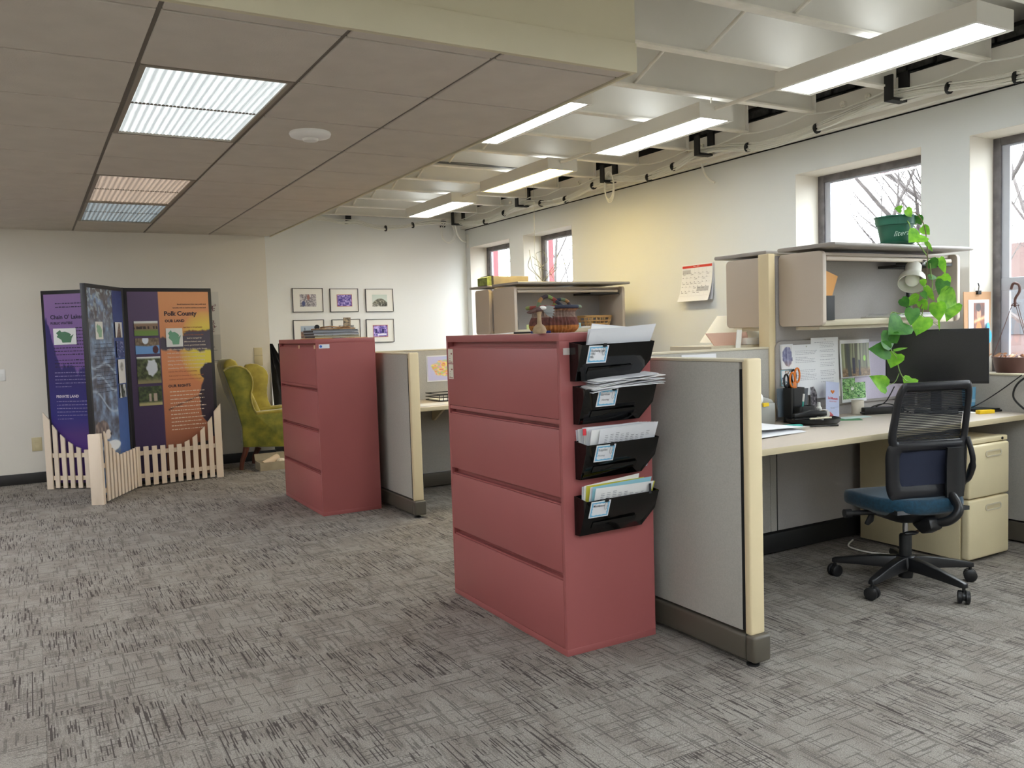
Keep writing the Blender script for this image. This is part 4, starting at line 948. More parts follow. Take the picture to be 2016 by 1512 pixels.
tag(ob('tape_roll', MB().lathe([(.012, -.011), (.026, -.011), (.026, .011), (.012, .011), (.012, -.011)], (3.86, 3.235, DZ+.055), 22, (.5, .85, 0)), WHITEPL, smooth=40), 'white roll of tape standing by the stapler', 'tape')
tag(ob('red_clip', MB().prism([(3.92, 3.255, DZ+.034), (3.945, 3.245, DZ+.034), (3.95, 3.27, DZ+.05), (3.925, 3.28, DZ+.05)], (0, 0, .008)), mat('dull_red', 'a8434a', .4), bevel=.002), 'small dull red clip on the organizer rim', 'clip')
t = thing('desk_toy', 'white rounded gadget with a yellow clip half hidden behind the cream post', 'gadget', (3.15, 3.40, DZ))
tv = atY(1492, 785, 3.40)
ob('ball', MB().ell((tv.x, 3.40, tv.z), (.030, .03, .036)), WHITEPL, t, smooth=60)
ob('body', MB().prism([(tv.x+.0, 3.39, tv.z-.04), (tv.x+.13, 3.39, tv.z-.045), (tv.x+.10, 3.39, tv.z-.01), (tv.x+.03, 3.39, tv.z+.01)], (0, .04, 0)), mat('grey_plastic', '8f8d86', .4), t, bevel=.006)
ob('stand', MB().box(tv.x-.02, tv.x+.12, 3.385, 3.435, DZ, tv.z-.03), mat('grey_plastic', '8f8d86', .4), t, bevel=.004)
ob('yellow_clip', MB().box(tv.x+.02, tv.x+.06, 3.375, 3.388, tv.z-.045, tv.z-.025), mat('yellow_plastic', 'e8c21c', .4), t)

# pinned papers on the tackboard (absolute frame on the board)
fp = Fr((0, 3.4925, 0), (1, 0, 0), (0, 0, 1), (0, -1, 0))
GN = 'papers and pictures pinned to the tackboard'
def pinned(name, lab, cat, a0, b0, a1, b1, m=WHITEP, c=0, bend=.012, fn=None, nx=24, ny=24, mg=(.0, .0, .0, .0)):
    t = thing(name, lab, cat, ((a0+a1)/2, 3.4925, b0), 0, GN)
    card('sheet', fp, a0, b0, a1, b1, m, t, .0008, c=c, bend=bend)
    if fn:
        def g(i, j): return 0
        l, r, tp, bt = mg; mb = MB()
        U, V = np.meshgrid(np.linspace(0, 1, nx+1), np.linspace(0, 1, ny+1)); C = np.clip(fn(U, V), 0, 1).reshape(-1, 3)
        x0, x1, z1, z0 = a0+l, a1-r, b1-tp, b0+bt
        def P(u, v):
            z = z1-(z1-z0)*v; j = (z-b0)/(b1-b0); return fp.p(x0+(x1-x0)*u, z, c+.0032+bend*(1-j)**2)
        mb.grid(P, nx, ny); me = D.meshes.new('picture'); me.from_pydata([Vector(v)-t.location for v in mb.v], [], mb.f)
        at_ = me.color_attributes.new('Col', 'FLOAT_COLOR', 'POINT'); L = np.where(C <= .04045, C/12.92, ((C+.055)/1.055)**2.4)
        at_.data.foreach_set('color', np.concatenate([L, np.ones((len(L), 1))], 1).astype(np.float32).ravel()); me.materials.append(paint_mat())
        o = D.objects.new('picture', me); COL.objects.link(o); o.parent = t
    return t
def f_feather(U, V):
    C = full(U, 'e6e3e2'); n = vnoise(U, V, 6, 8, 3, 1); d = ((U-.52)/.44)**2+((V-.5)/.47)**2 + (n-.5)*.45
    F_ = mixc(mixc(full(U, '4a4870'), full(U, '8f8fb4'), n*1.4-.2), full(U, '97705f'), (V-.65)*2.6)
    F_ = mixc(F_, full(U, 'c3c3d8'), np.clip(1-abs(U-.55+.1*(V-.5))*16, 0, 1)*.7); return mixc(C, F_, (1.0-d)*6)
def f_forest(U, V):
    n = vnoise(U*1, V*.25, 22, 3, 2, 4); C = mixc(full(U, '5a5a44'), full(U, 'a8ab88'), n*1.5-.3)
    tr = (vnoise(U, V*0, 26, 1, 1, 6) > .62)*1.0; C = mixc(C, full(U, '4a4638'), tr*.7)
    g = vnoise(U, V, 30, 30, 3, 8); C = mixc(C, mixc(full(U, '5b4630'), full(U, 'a58a6a'), g*1.6-.3), (V-.66-.08*vnoise(U, V, 5, 5, 2, 2))*9)
    C = mixc(C, full(U, '4b4d49'), np.clip(1-abs(U-.21-.06*V)*13, 0, 1)*3)
    for (x, y0_, w) in ((.42, .44, .055), (.62, .5, .03)):
        C = mixc(C, full(U, '2d2c40'), (np.clip(1-abs(U-x)/w, 0, 1)*3)*((V > y0_) & (V < y0_+.48)))
    return mixc(C, full(U, '9ad04c'), (1-(((U-.82)/.05)**2+((V-.46)/.09)**2))*4)
def f_green(U, V):
    n = vnoise(U, V, 10, 10, 3, 12); w_ = np.sin(U*19+6*np.sin(V*9+n*5)+n*6); C = mixc(full(U, '3f7a3c'), full(U, 'a9d98a'), w_*.5+.5)
    C = mixc(C, full(U, 'e9f5dc'), np.clip(1-abs(w_-.2)*5, 0, 1)); C = mixc(C, full(U, 'f4f6f0'), (1-(((U-.42)/.07)**2+((V-.5)/.09)**2))*5)
    return mixc(C, full(U, '33402c'), (vnoise(U, V, 16, 16, 2, 5)-.66)*8)
def f_collage(U, V):
    i = (U*3).astype(int); j = (V*4).astype(int); r = (i*7+j*13) % 5; pal = ['e6e6e4', '42607e', '9a7b62', 'f2f2f0', '34373c']
    C = np.zeros(U.shape+(3,))
    for k in range(5): C[r == k] = C3(pal[k])
    return mixc(C, full(U, 'f0f0ee'), (vnoise(U, V, 14, 14, 2, 3)-.45)*5)
pinned('pinned_print', 'print of a dark violet feather, leftmost on the tackboard', 'picture', 3.790, 1.087, 3.898, 1.232, fn=f_feather, nx=30, ny=40, mg=(.006, .004, .008, .01))
pinned('pinned_card', 'small collage card below the violet feather print', 'card', 3.795, .990, 3.893, 1.082, fn=f_collage, nx=30, ny=30, mg=(.004, .002, .004, .006), m=AQUA, bend=.004)
LP = [(4.05, .900, 4.29, 1.262, 'letter with faint text pinned highest on the tackboard', 0), (3.882, .925, 4.122, 1.226, 'letter overlapping the left of the highest one on the tackboard', .005)]
for a0, b0, a1, b1, lab, c in LP:
    t = pinned('pinned_letter', lab, 'letter', a0, b0, a1, b1, c=c, bend=.014)
    r = random.Random(int(a0*100)); mb = MB(); bz = b1-.03
    while bz > b0+.09:
        if r.random() < .72:
            L_ = r.uniform(.3, .92) if r.random() < .25 else r.uniform(.85, .95); x = a0+.03
            while x < a0+.03+(a1-a0-.06)*L_:
                wd = r.uniform(.006, .02); j = (bz-b0)/(b1-b0); cc = c+.0016+.014*(1-j)**2
                mb.add([fp.p(x, bz, cc), fp.p(x+wd, bz, cc), fp.p(x+wd, bz+.0028, cc+.0), fp.p(x, bz+.0028, cc)], [(0,1,2,3)]); x += wd+.004
        bz -= .0095
    ob('print', mb, mat('faint_ink', 'a9a9b2', .8), t)
    ob('push_pin', MB().ell(fp.p((a0+a1)/2, b1-.012, c+.006), (.004, .004, .004), 8, 6), WHITEPL, t, smooth=60)
pinned('pinned_photo', 'photo of people walking in a forest, pinned to the tackboard', 'photo', 4.300, 1.010, 4.575, 1.240, fn=f_forest, nx=70, ny=56, mg=(.012, .006, .022, .004), bend=.012, c=.003)
pinned('pinned_print', 'bright green painted print below the forest photo', 'picture', 4.318, .855, 4.545, 1.008, fn=f_green, nx=60, ny=42, mg=(.008, .008, .006, .02), bend=.006)
# two leaflets standing in the organizer
fl = Fr((4.125, 3.40, DZ), (1, .05, -.12), (.15, .12, 1))
fl.n = -fl.u.cross(fl.v) if fl.u.cross(fl.v).y > 0 else fl.u.cross(fl.v)
t = thing('leaflet', 'blue leaflet with an orange emblem and red title leaning on the tackboard', 'leaflet', (4.12, 3.42, DZ))
card('sheet', fl, -.062, .010, .062, .215, mat('pale_blue_leaflet', 'b9bfdc', .5), t, .001)
text('Soil Museum', fl, 0, .110, .020, mat('red_ink', 'c8323c', .6), t, bold=.0004, align='CENTER', sx=.88, c=.003)
text('ANNUAL EVENT', fl, 0, .094, .010, mat('red_ink', 'c8323c', .6), t, align='CENTER', name='print'); text('May 2023', fl, 0, .055, .010, GREY_INK, t, align='CENTER', name='print')
ob('emblem', MB().ell(fl.p(-.009, .158, .0012), (.008, .003, .008), 10, 6).ell(fl.p(.009, .158, .0012), (.008, .003, .008), 10, 6).ell(fl.p(0, .150, .0012), (.009, .003, .006), 10, 6), ORANGE, t, smooth=60)
def f_bw(U, V): n = vnoise(U, V, 8, 16, 3, 2); return mixc(full(U, '2d2a30'), full(U, 'c9c2c4'), n*2-.6)
fl2 = Fr((4.030, 3.450, DZ), (1, .1, .05), (.12, .15, 1)); fl2.n = -fl2.u.cross(fl2.v) if fl2.u.cross(fl2.v).y > 0 else fl2.u.cross(fl2.v)
t = thing('bookmark', 'narrow grey photo card beside the blue leaflet', 'card', (4.055, 3.435, DZ)); card('sheet', fl2, -.03, .004, .03, .19, PA, t, .001); painted('picture', fl2, -.03, .004, .03, .19, 16, 40, f_bw, t, c=.0016)
for k, (x, lab) in enumerate(((3.755, 'grey-blue card standing left in the organizer'), (3.86, 'dull grey card standing right in the organizer'), (3.895, 'pale aqua card standing at the right side of the organizer'))):
    f_ = Fr((x, 3.452, DZ+.03), (1, .03*k, 0), (0, .06, 1)); tag(card('standing_card', f_, -.028, 0, .028, .165-.01*k, (mat('slate_card', '74808a', .6), mat('slate_card2', '7d8288', .6), AQUA)[k], None, .0015), lab, 'card')

# ================================================================== ON AND IN THE NEAR BIN
# trailing vine in a green pot
def leafmesh(c, d, n, L, W, fold=.25, droop=.3):
    """heart-shaped leaf: c base, d direction, n face normal"""
    d = Vector(d).normalized(); n = Vector(n).normalized(); s = d.cross(n).normalized(); n = s.cross(d); prof = [(0, .0), (.02, .22), (.12, .44), (.3, .5), (.5, .42), (.7, .27), (.86, .12), (1, 0)]
    vs = []; fs = []
    for i, (a, w_) in enumerate(prof):
        p = c + d*(a*L) - n*(droop*L*a*a); back = -.10*L*(1 if 0 < i < 3 else 0)
        for q in (-1, -.5, 0, .5, 1): vs.append(p + s*(w_*W*q) + n*(fold*abs(q)*w_*W) + d*(back*abs(q)))
    for i in range(len(prof)-1):
        for q in range(4): fs.append((i*5+q, i*5+q+1, (i+1)*5+q+1, (i+1)*5+q))
    return vs, fs
def leaf_mat(name, c, c2):
    m = mat(name, c, .5, var=.35, vs=22, var2=c2, spec=.3); b = m.node_tree.nodes['Principled BSDF']
    b.inputs['Subsurface Weight'].default_value = .0
    nt = m.node_tree; tr = nt.nodes.new('ShaderNodeBsdfTranslucent'); mx = nt.nodes.new('ShaderNodeMixShader'); mx.inputs[0].default_value = .35
    mix = [x for x in nt.nodes if x.type == 'MIX'][0]; nt.links.new(mix.outputs[2], tr.inputs[0])
    out = [x for x in nt.nodes if x.type == 'OUTPUT_MATERIAL'][0]; nt.links.new(b.outputs[0], mx.inputs[1]); nt.links.new(tr.outputs[0], mx.inputs[2]); nt.links.new(mx.outputs[0], out.inputs[0]); return m
LG, LGD = leaf_mat('leaf_bright', '8cc83c', '5f9e2a'), leaf_mat('leaf_deep', '4f8a34', '356b28')
STEM = mat('vine_stem', '7d9c4a', .6); STEMD = mat('vine_stem_woody', '5b4a34', .7)
pc = atZ(1771, 484, 1.789); pc = Vector((pc.x*.985, min(pc.y, 3.33)*.985, 1.789)); pc = Vector((4.46, 3.22, 1.789))
t = thing('potted_vine', 'trailing green vine in a dark green pot on top of the near bin', 'potted plant', tuple(pc))
GP = mat('green_pot', '1f5c48', .4)
ob('saucer', MB().lathe([(0, 0), (.088, 0), (.105, .012), (.108, .018), (.100, .018), (.085, .006), (0, .006)], pc, 32), GP, t, smooth=40)
ob('pot', MB().lathe([(0, .008), (.075, .008), (.080, .02), (.099, .115), (.107, .117), (.112, .16), (.118, .163), (.118, .168), (.108, .168), (.100, .12), (0, .12)], pc, 36), GP, t, smooth=40)
ob('soil', MB().lathe([(0, .142), (.105, .142), (.105, .146), (0, .150)], pc, 24), mat('soil', '2e2218', .95, bump=1, bs=60), t)
vd = Vector((pc.x, pc.y, 0)).normalized(); ft = Fr(pc + Vector((0, 0, .035)) - vd*.088, Vector((vd.y, -vd.x, 0)), Vector((-vd.x*.22, -vd.y*.22, 1)), None); ft.n = -vd
text('litera', ft, -.010, .012, .042, mat('pale_script', 'b9cfc4', .6), t, shear=.45, c=.006, name='lettering', bold=-.0003, sx=1)
rr = random.Random(4)
def vn(pts, yy=None, r=.0026, m=STEM):
    P = []
    for q in pts:
        P.append(atY(q[0], q[1], q[2] if len(q) > 2 else yy))
    ob('stem', MB().tube(spline(P, 6), r, 6), m, t, smooth=60); return P
Yf = 3.00
vn([(1780, 428, 3.18), (1800, 418, 3.12), (1818, 440, 3.06), (1824, 470, 3.03), (1826, 500, Yf), (1824, 545, Yf), (1822, 580, Yf), (1808, 615, Yf)], m=STEMD, r=.003)
vn([(1778, 428, 3.16), (1790, 440, 3.10), (1795, 462, 3.08), (1812, 485, 3.03), (1828, 510, Yf), (1833, 540, Yf), (1836, 560, Yf), (1832, 580, Yf)], r=.003)
vn([(1808, 615, Yf), (1792, 619, Yf), (1770, 617, Yf), (1755, 616, Yf), (1752, 640, 2.98), (1751, 665, 2.97), (1755, 690, 2.96), (1765, 705, 2.96), (1771, 730, 2.95), (1782, 748, 2.95), (1795, 752, 2.95)])
vn([(1832, 580, Yf), (1820, 600, Yf), (1815, 622, Yf), (1816, 645, Yf)])
vn([(1808, 615, Yf), (1825, 628, Yf), (1845, 640, Yf), (1850, 645, Yf)], r=.0018)
vn([(1770, 735, 2.95), (1762, 752, 2.95), (1748, 758, 2.95)], r=.0016)
vn([(1822, 560, Yf), (1838, 572, Yf), (1850, 558, Yf), (1852, 545, Yf)], r=.0016)
# leaves: px base, px tip, width ratio, deep or bright, facing
LV = [((1775, 412), (1762, 410), .9, 0), ((1784, 412), (1797, 428), .8, 0), ((1790, 425), (1806, 445), .6, 0), ((1806, 425), (1815, 445), .7, 1), ((1815, 447), (1832, 463), .8, 0), ((1812, 462), (1791, 474), 1.0, 0), ((1822, 476), (1840, 498), .25, 0),
      ((1830, 512), (1846, 530), .8, 1), ((1850, 508), (1862, 540), .5, 0), ((1828, 546), (1848, 545), .5, 1), ((1853, 543), (1868, 572), .8, 0), ((1858, 553), (1848, 580), .9, 1), ((1850, 580), (1890, 600), .75, 0), ((1816, 550), (1820, 566), .8, 0),
      ((1822, 565), (1843, 596), .3, 0), ((1775, 588), (1790, 606), .9, 1), ((1790, 585), (1808, 600), .9, 0), ((1812, 592), (1826, 612), .8, 0), ((1845, 596), (1849, 634), .85, 0), ((1880, 598), (1864, 630), .6, 0), ((1848, 632), (1850, 652), .2, 0), ((1797, 608), (1793, 640), .75, 1),
      ((1818, 625), (1804, 660), 1.05, 0), ((1778, 635), (1752, 655), .95, 1), ((1756, 658), (1768, 678), .9, 1), ((1735, 668), (1766, 676), .8, 1), ((1751, 690), (1713, 687), .72, 1), ((1766, 697), (1753, 724), 1.1, 0), ((1760, 690), (1790, 683), .18, 0), ((1745, 762), (1716, 740), .66, 0), ((1795, 745), (1783, 762), 1.1, 0), ((1815, 575), (1826, 590), .7, 1)]
for (b, e, wr, dp) in LV:
    y = 3.05 if b[1] < 470 else (2.99 if b[1] < 600 else 2.96)
    if b[1] < 440: y = 3.12
    y += rr.uniform(-.02, .02); A = atY(b[0], b[1], y); B = atY(e[0], e[1], y-rr.uniform(-.01, .03)); L = (B-A).length
    n = (CAMP-A).normalized(); n = (n + Vector((rr.uniform(-.3, .3), 0, rr.uniform(.0, .4)))).normalized()
    v, f = leafmesh(A, B-A, n, L*.98, L*wr*.98, .22, .12); ob('leaf', MB().add(v, f), LGD if dp else LG, t, smooth=70)
# spot lamp with swivel arm under the bin top
lc = atY(1797, 541, 3.20)
t = thing('spot_lamp', 'white bell-shaped spot lamp pointing down left inside the near bin', 'lamp', (4.47, 3.1, 1.5))
ax = Vector((-.62, -.35, -.78)).normalized(); WL = mat('lamp_enamel', 'dcd9cf', .35)
c0 = lc - ax*.075
ob('lamp_shade', MB().lathe([(0, 0), (.042, .0), (.045, .006), (.045, .075), (.052, .085), (.072, .10), (.078, .125), (.078, .150), (.074, .150), (.070, .125), (.045, .092), (.038, .08), (.036, .01)], c0, 32, ax), WL, t, smooth=40)
ob('bulb', MB().ell(c0+ax*.118, (.040, .040, .040), 18, 12), mat('bulb_glass', 'e9e6da', .2), t, smooth=60)
top = c0+Vector((0, .0, .0)); br = Vector((c0.x-.005, 3.25, 1.688))
ob('arm', MB().tube([c0-ax*.002, c0-ax*.012, br], .009, 8), BLACKM, t, smooth=60); ob('clamp', MB().box(br.x-.03, br.x+.05, 3.25, 3.32, 1.68, 1.70), BLACKM, t, bevel=.004)
ob('pole', MB().cyl(atY(1788, 568, 3.33), atY(1788, 614, 3.33), .013, 12), BLACKM, t, smooth=60)
ob('chrome_clip', MB().ell(c0+Vector((.055, -.02, .02)), (.012, .03, .016), 12, 8), CHROME, t, smooth=60)
# file holder with orange folder
t = thing('magazine_holder', 'black magazine holder standing at the left end inside the near bin', 'file holder', (3.90, 3.28, 1.365))
ob('case', MB().ring([(3.875+p, 3.30+q, 1.365) for p, q in rrect(.075, .20, .008, 2)], [(3.875+p, 3.30+q, 1.365) for p, q in rrect(.068, .193, .006, 2)], (0, 0, .135)), BLACK, t); ob('floor', MB().box(3.84, 3.91, 3.205, 3.395, 1.365, 1.368), BLACK, t)
tag(ob('folder', MB().prism([(3.845, 3.22, 1.37), (3.845, 3.39, 1.37), (3.845, 3.39, 1.705), (3.845, 3.22, 1.705)], (.006, 0, 0)), mat('orange_folder', 'c98a35', .6)), 'orange folder standing against the left wall of the near bin', 'folder')
f_ = Fr((3.86, 3.24, 1.38), (1, .35, .0), (.10, 0, 1), None)
t = thing('brochure', 'white brochure with an orange border sticking out of the black holder', 'brochure', (3.88, 3.24, 1.38))
ob('cover', MB().prism([f_.p(0, 0, 0), f_.p(.03, 0, 0), f_.p(.175, .235, 0), f_.p(-.012, .262, 0)], f_.n*.004), mat('orange_folder', 'c98a35', .6), t)
ob('sheet', MB().prism([f_.p(.004, .0, -.004), f_.p(.028, .0, -.004), f_.p(.135, .235, -.004), f_.p(-.002, .245, -.004)], f_.n*.002), PC, t)
ff = Fr(f_.p(0, 0, 0), f_.u, f_.v, -f_.n); text('no', ff, .012, .185, .016, INK, t, c=.006)
t = thing('paper_tray', 'low white tray of papers at the right end inside the near bin', 'tray', (4.7, 3.2, 1.365))
ob('tray', MB().box(4.38, 4.90, 3.155, 3.40, 1.366, 1.376), WMETAL, t, bevel=.003)
for k in range(3): ob('sheet', MB().box(4.42+.01*k, 4.86-.012*k, 3.165, 3.39, 1.378+.006*k, 1.381+.006*k), (PC, WHITEP, PA)[k], t)

# calendar on the window wall
fw2 = Fr((XR-.001, 0, 0), (0, -1, 0), (0, 0, 1), (-1, 0, 0))
t = thing('wall_calendar', 'wall calendar with a red header, lower edge curling, on the window wall', 'calendar', (XR, -5.70+11.4, 1.57))
a0, a1, b0, b1 = -5.885, -5.495, 1.572, 1.90
ob('sheet', MB().grid(lambda u, v: fw2.p(a0+(a1-a0)*u, b0+(b1-b0)*v, .006+.055*(1-v)**3+.012*(1-v)), 8, 10, -.002), WHITEP, t, smooth=60)
ob('backing', MB().grid(lambda u, v: fw2.p(a0+.01+(a1-a0)*u, b0+.01+(b1-b0-.012)*v, .003+.02*(1-v)**2), 4, 6, -.002), PA, t, smooth=60)
def cs(v): return .0095+.055*(1-v)**3+.012*(1-v)
def cstrip(name, u0, u1, v0, v1, m):
    ob(name, MB().grid(lambda u, v: fw2.p(a0+(a1-a0)*(u0+(u1-u0)*u), b0+(b1-b0)*(v0+(v1-v0)*v), cs(v0+(v1-v0)*v)), 2, 6), m, t)
cstrip('header', .02, .99, .90, .965, mat('calendar_red', 'd23a30', .6)); G1 = mat('calendar_grey', 'b4b4b8', .7)
cstrip('grey_cells', .03, .30, .74, .85, G1); cstrip('grey_cells', .55, .93, .26, .38, G1)
for k in range(1, 7): cstrip('grid_line', .03+.13*k, .034+.13*k, .16, .88, mat('grid_line', 'c8c8ce', .7))
for k in range(6): cstrip('grid_line', .03, .95, .14+.122*k, .145+.122*k, MATS['grid_line'])
fcal = Fr(fw2.p(a0, b0, cs(.92)), fw2.u, fw2.v, fw2.n); text('March 2023', fcal, .19, .302, .016, WHITEP, t, align='CENTER', c=.0012)
mb = MB(); r = random.Random(8)
for i in range(7):
    for j in range(5):
        v = .165+.122*j+.10; mb.add([fw2.p(a0+(a1-a0)*(.045+.13*i+q[0]), b0+(b1-b0)*(v+q[1]), cs(v)+.0006) for q in ((0, 0), (.02, 0), (.02, .02), (0, .02))], [(0,1,2,3)])
        if r.random() < .45: mb.add([fw2.p(a0+(a1-a0)*(.05+.13*i+q[0]), b0+(b1-b0)*(v-.04+q[1]), cs(v-.04)+.0006) for q in ((0, 0), (.08, 0), (.08, .012), (0, .012))], [(0,1,2,3)])
ob('dates', mb, GREY_INK, t)

# behind the near panel: lampshade, white strip, pink folder (on the other side's desk)
t = thing('table_lamp', 'cream lampshade lamp half hidden behind the taupe bin', 'lamp', (4.0, 4.12, .785))
sc0 = Vector((4.02, 4.10, 1.245))
ob('lamp_shade', MB().lathe([(.215, 0), (.10, .17), (.097, .17), (.211, 0)], sc0, 36), mat('shade_cloth', 'efe6cf', .8), t, smooth=40)
ob('base', MB().lathe([(0, 0), (.07, 0), (.075, .02), (.03, .05), (.045, .20), (.06, .28), (.03, .38), (.012, .42), (.012, .52), (0, .52)], (4.02, 4.10, .787), 24), mat('lamp_wood', 'a3622f', .4), t, smooth=50)
ob('socket', MB().ell((4.02, 4.10, 1.262), (.05, .05, .018), 16, 8), mat('orange_brown', 'c06a34', .4), t, smooth=60)
tag(ob('white_strip', MB().prism([atY(1449, 686, 3.62), atY(1458, 686, 3.62), atY(1461, 650, 3.62), atY(1452, 649, 3.62)], (0, .006, 0)), WHITEPL), 'narrow white plastic strip standing on the low panel before the lampshade', 'strip')
tag(ob('folder', MB().prism([(3.50, 3.72, 1.235), (3.78, 3.72, 1.235), (3.74, 3.70, 1.31), (3.415, 3.70, 1.31)], (0, .008, 0)), mat('pink_folder', 'dcb7a6', .7)), 'pink folder leaning behind the low panel under the lampshade', 'folder')
t = thing('hutch_top', 'white box with blue scribbles behind the low panel under the lampshade', 'box', (3.9, 3.7, 1.235)); ob('box', MB().box(3.70, 3.98, 3.66, 3.72, 1.235, 1.275), WHITEPL, t, bevel=.003)
tag(ob('shelf_board', MB().box(3.40, 4.6, 3.64, 4.0, 1.21, 1.234), CREAM2), 'cream shelf board behind the near return panel', 'shelf')
fq = Fr((0, 3.5085, 0), (1, 0, 0), (0, 0, 1), (0, -1, 0))
t = thing('pinned_print', 'white sheet with pencil drawing peeking over the near end panel', 'paper', (3.2, 3.508, 1.1)); card('sheet', fq, 3.06, 1.06, 3.31, 1.20, WHITEP, t, .001)
mb = MB()
for k in range(14):
    a = 3.10+.014*k; mb.add([fq.p(a, 1.155+.008*math.sin(k*1.7), .0014), fq.p(a+.016, 1.155+.008*math.sin(k*1.7+1.7), .0014), fq.p(a+.016, 1.158+.008*math.sin(k*1.7+1.7), .0014), fq.p(a, 1.158+.008*math.sin(k*1.7), .0014)], [(0,1,2,3)])
mb.add([fq.p(3.275, 1.15, .0014), fq.p(3.287, 1.15, .0014), fq.p(3.281, 1.172, .0014)], [(0,1,2)]); ob('drawing', mb, GREY_INK, t)

# clipboard and hanging basket at the right window
fcl = Fr((0, 3.196, 0), (1, 0, .0), (0, 0, 1), (0, -1, 0))
t = thing('clipboard', 'brown clipboard with a framed child photo leaning on the right window jamb', 'clipboard', (5.27, 3.19, 1.0))
ob('board', MB().prism([fcl.p(5.095, 1.10, .0), fcl.p(5.365, 1.10, .0), fcl.p(5.375, 1.515, 0), fcl.p(5.085, 1.515, 0)], (0, -.004, 0)), mat('hardboard', 'b98f68', .7), t)
ob('mat_board', MB().prism([fcl.p(5.135, 1.12, .005), fcl.p(5.345, 1.12, .005), fcl.p(5.350, 1.465, .005), fcl.p(5.130, 1.465, .005)], (0, -.002, 0)), WHITEP, t)
def f_child(U, V):
    C = mixc(full(U, '3a2c2a'), full(U, 'a3512f'), vnoise(U, V, 4, 6, 3, 9)); C = mixc(C, full(U, 'e0762c'), (1-(((U-.45)/.32)**2+((V-.68)/.28)**2))*4)
    C = mixc(C, full(U, 'c98a68'), (1-(((U-.45)/.20)**2+((V-.25)/.16)**2))*5); C = mixc(C, full(U, '32211c'), (1-(((U-.42)/.24)**2+((V-.10)/.10)**2))*4)
    return mixc(C, full(U, 'f0c08a'), np.clip(1-abs(V-.42+.1*U)*18, 0, 1)*.9)
painted('photo', fcl, 5.185, 1.16, 5.300, 1.445, 24, 44, f_child, t, c=.0085)
ob('binder_clip', MB().box(5.215, 5.25, 3.178, 3.198, 1.498, 1.522), BLACKM, t, bevel=.002)
ob('hook', MB().tube([(5.232, 3.188, 1.52), (5.238, 3.188, 1.55), (5.228, 3.188, 1.57)], .004, 6), CHROME, t)
tag(ob('blue_sticker', MB().ell((5.33, 3.180, 1.23), (.035, .004, .045), 16, 10).ell((5.325, 3.180, 1.285), (.018, .004, .035), 12, 8), mat('cyan_foam', '35a3d8', .5), smooth=60), 'bright blue foam shape at the lower corner of the clipboard', 'sticker')
t = thing('hanging_planter', 'brown hanging planter of dead plants with a hook, on the right window sill', 'planter', (5.29, 2.98, 1.001))
BP = mat('brown_pot', '5a3b35', .5)
ob('pot', MB().lathe([(0, 0), (.115, 0), (.125, .02), (.140, .10), (.146, .105), (.135, .105), (.12, .09), (0, .09)], (5.29, 2.97, 1.001), 32), BP, t, smooth=40)
hk = Vector((5.29, 2.99, 1.42)); DR = mat('dry_leaf', 'c49a78', .8)
for a in (0, 2.1, 4.2): ob('wire', MB().tube([hk+Vector((.006*math.cos(a), .022*math.sin(a), 0)), (5.29+.137*math.cos(a), 2.97+.137*math.sin(a), 1.10)], .0022, 5), BP, t)
ob('hook', MB().tube(spline([hk+Vector((0, 0, -.01)), hk+Vector((0, 0, .04)), hk+Vector((0, -.025, .085)), hk+Vector((0, -.02, .125)), hk+Vector((0, .012, .135)), hk+Vector((0, .026, .10))], 6), .008, 8), BP, t, smooth=60)
ob('cross_wire', MB().tube([hk+Vector((0, .026, .0)), hk+Vector((0, 0, .02)), hk+Vector((0, -.026, .0)), hk+Vector((0, .026, 0))], .003, 5), BP, t)
r = random.Random(2)
for k in range(26):
    a = r.uniform(0, 6.28); d = r.uniform(.02, .15); c = Vector((5.29+d*math.cos(a)*.9, 2.97+d*math.sin(a), 1.10+r.uniform(0, .02)))
    v, f = leafmesh(c, Vector((math.cos(a), math.sin(a), r.uniform(-.6, .5))), Vector((r.uniform(-1, 1), r.uniform(-1, 1), 1)), r.uniform(.03, .07), .018, .6, .5); ob('leaf', MB().add(v, f), DR, t)

# ================================================================== TOP OF THE NEAR CABINET
TZ = 1.3455
t = thing('woven_basket', 'round woven basket with wrapped handles on the near file cabinet', 'basket', (2.125, 3.28, TZ))
bc = Vector((2.115, 3.30, TZ)); P0 = [(.0, .0), (.085, .0), (.105, .012), (.112, .030), (.108, .052), (.096, .078), (.094, .094), (.108, .108), (.122, .114)]
def f_bk(an, z): return None
cols = [('b0763a', 0, .034), ('6a4038', .034, .070), ('8a7668', .070, .100), ('a88d6a', .100, .12)]
NR = 40
for k, (c, z0, z1) in enumerate(cols):
    prof = [(np.interp(z, [q[1] for q in P0], [q[0] for q in P0]) if z > 0 else .088, z) for z in np.linspace(z0, z1 if k < 3 else .114, 5)]
    vs = []; fs = []; n = NR*2
    for i, (rad, z) in enumerate(prof):
        for q in range(n):
            an = 2*PI*q/n; R_ = rad+(.0050 if q % 2 else -.0035); vs.append(bc+Vector((R_*math.cos(an), R_*math.sin(an), z)))
    fs = [(i*n+q, i*n+(q+1)%n, (i+1)*n+(q+1)%n, (i+1)*n+q) for i in range(len(prof)-1) for q in range(n)]
    ob('woven_band', MB().add(vs, fs), mat('straw_'+c, c, .8, var=.3, vs=60), t)
ob('basket_floor', MB().lathe([(0, 0), (.088, 0), (.088, .004), (0, .004)], bc, 30), MATS['straw_b0763a'], t)
seg = ['6b7a5e', 'a1764a', '3a2b30', '7c8c4a', '8c3c34', '2c3040']
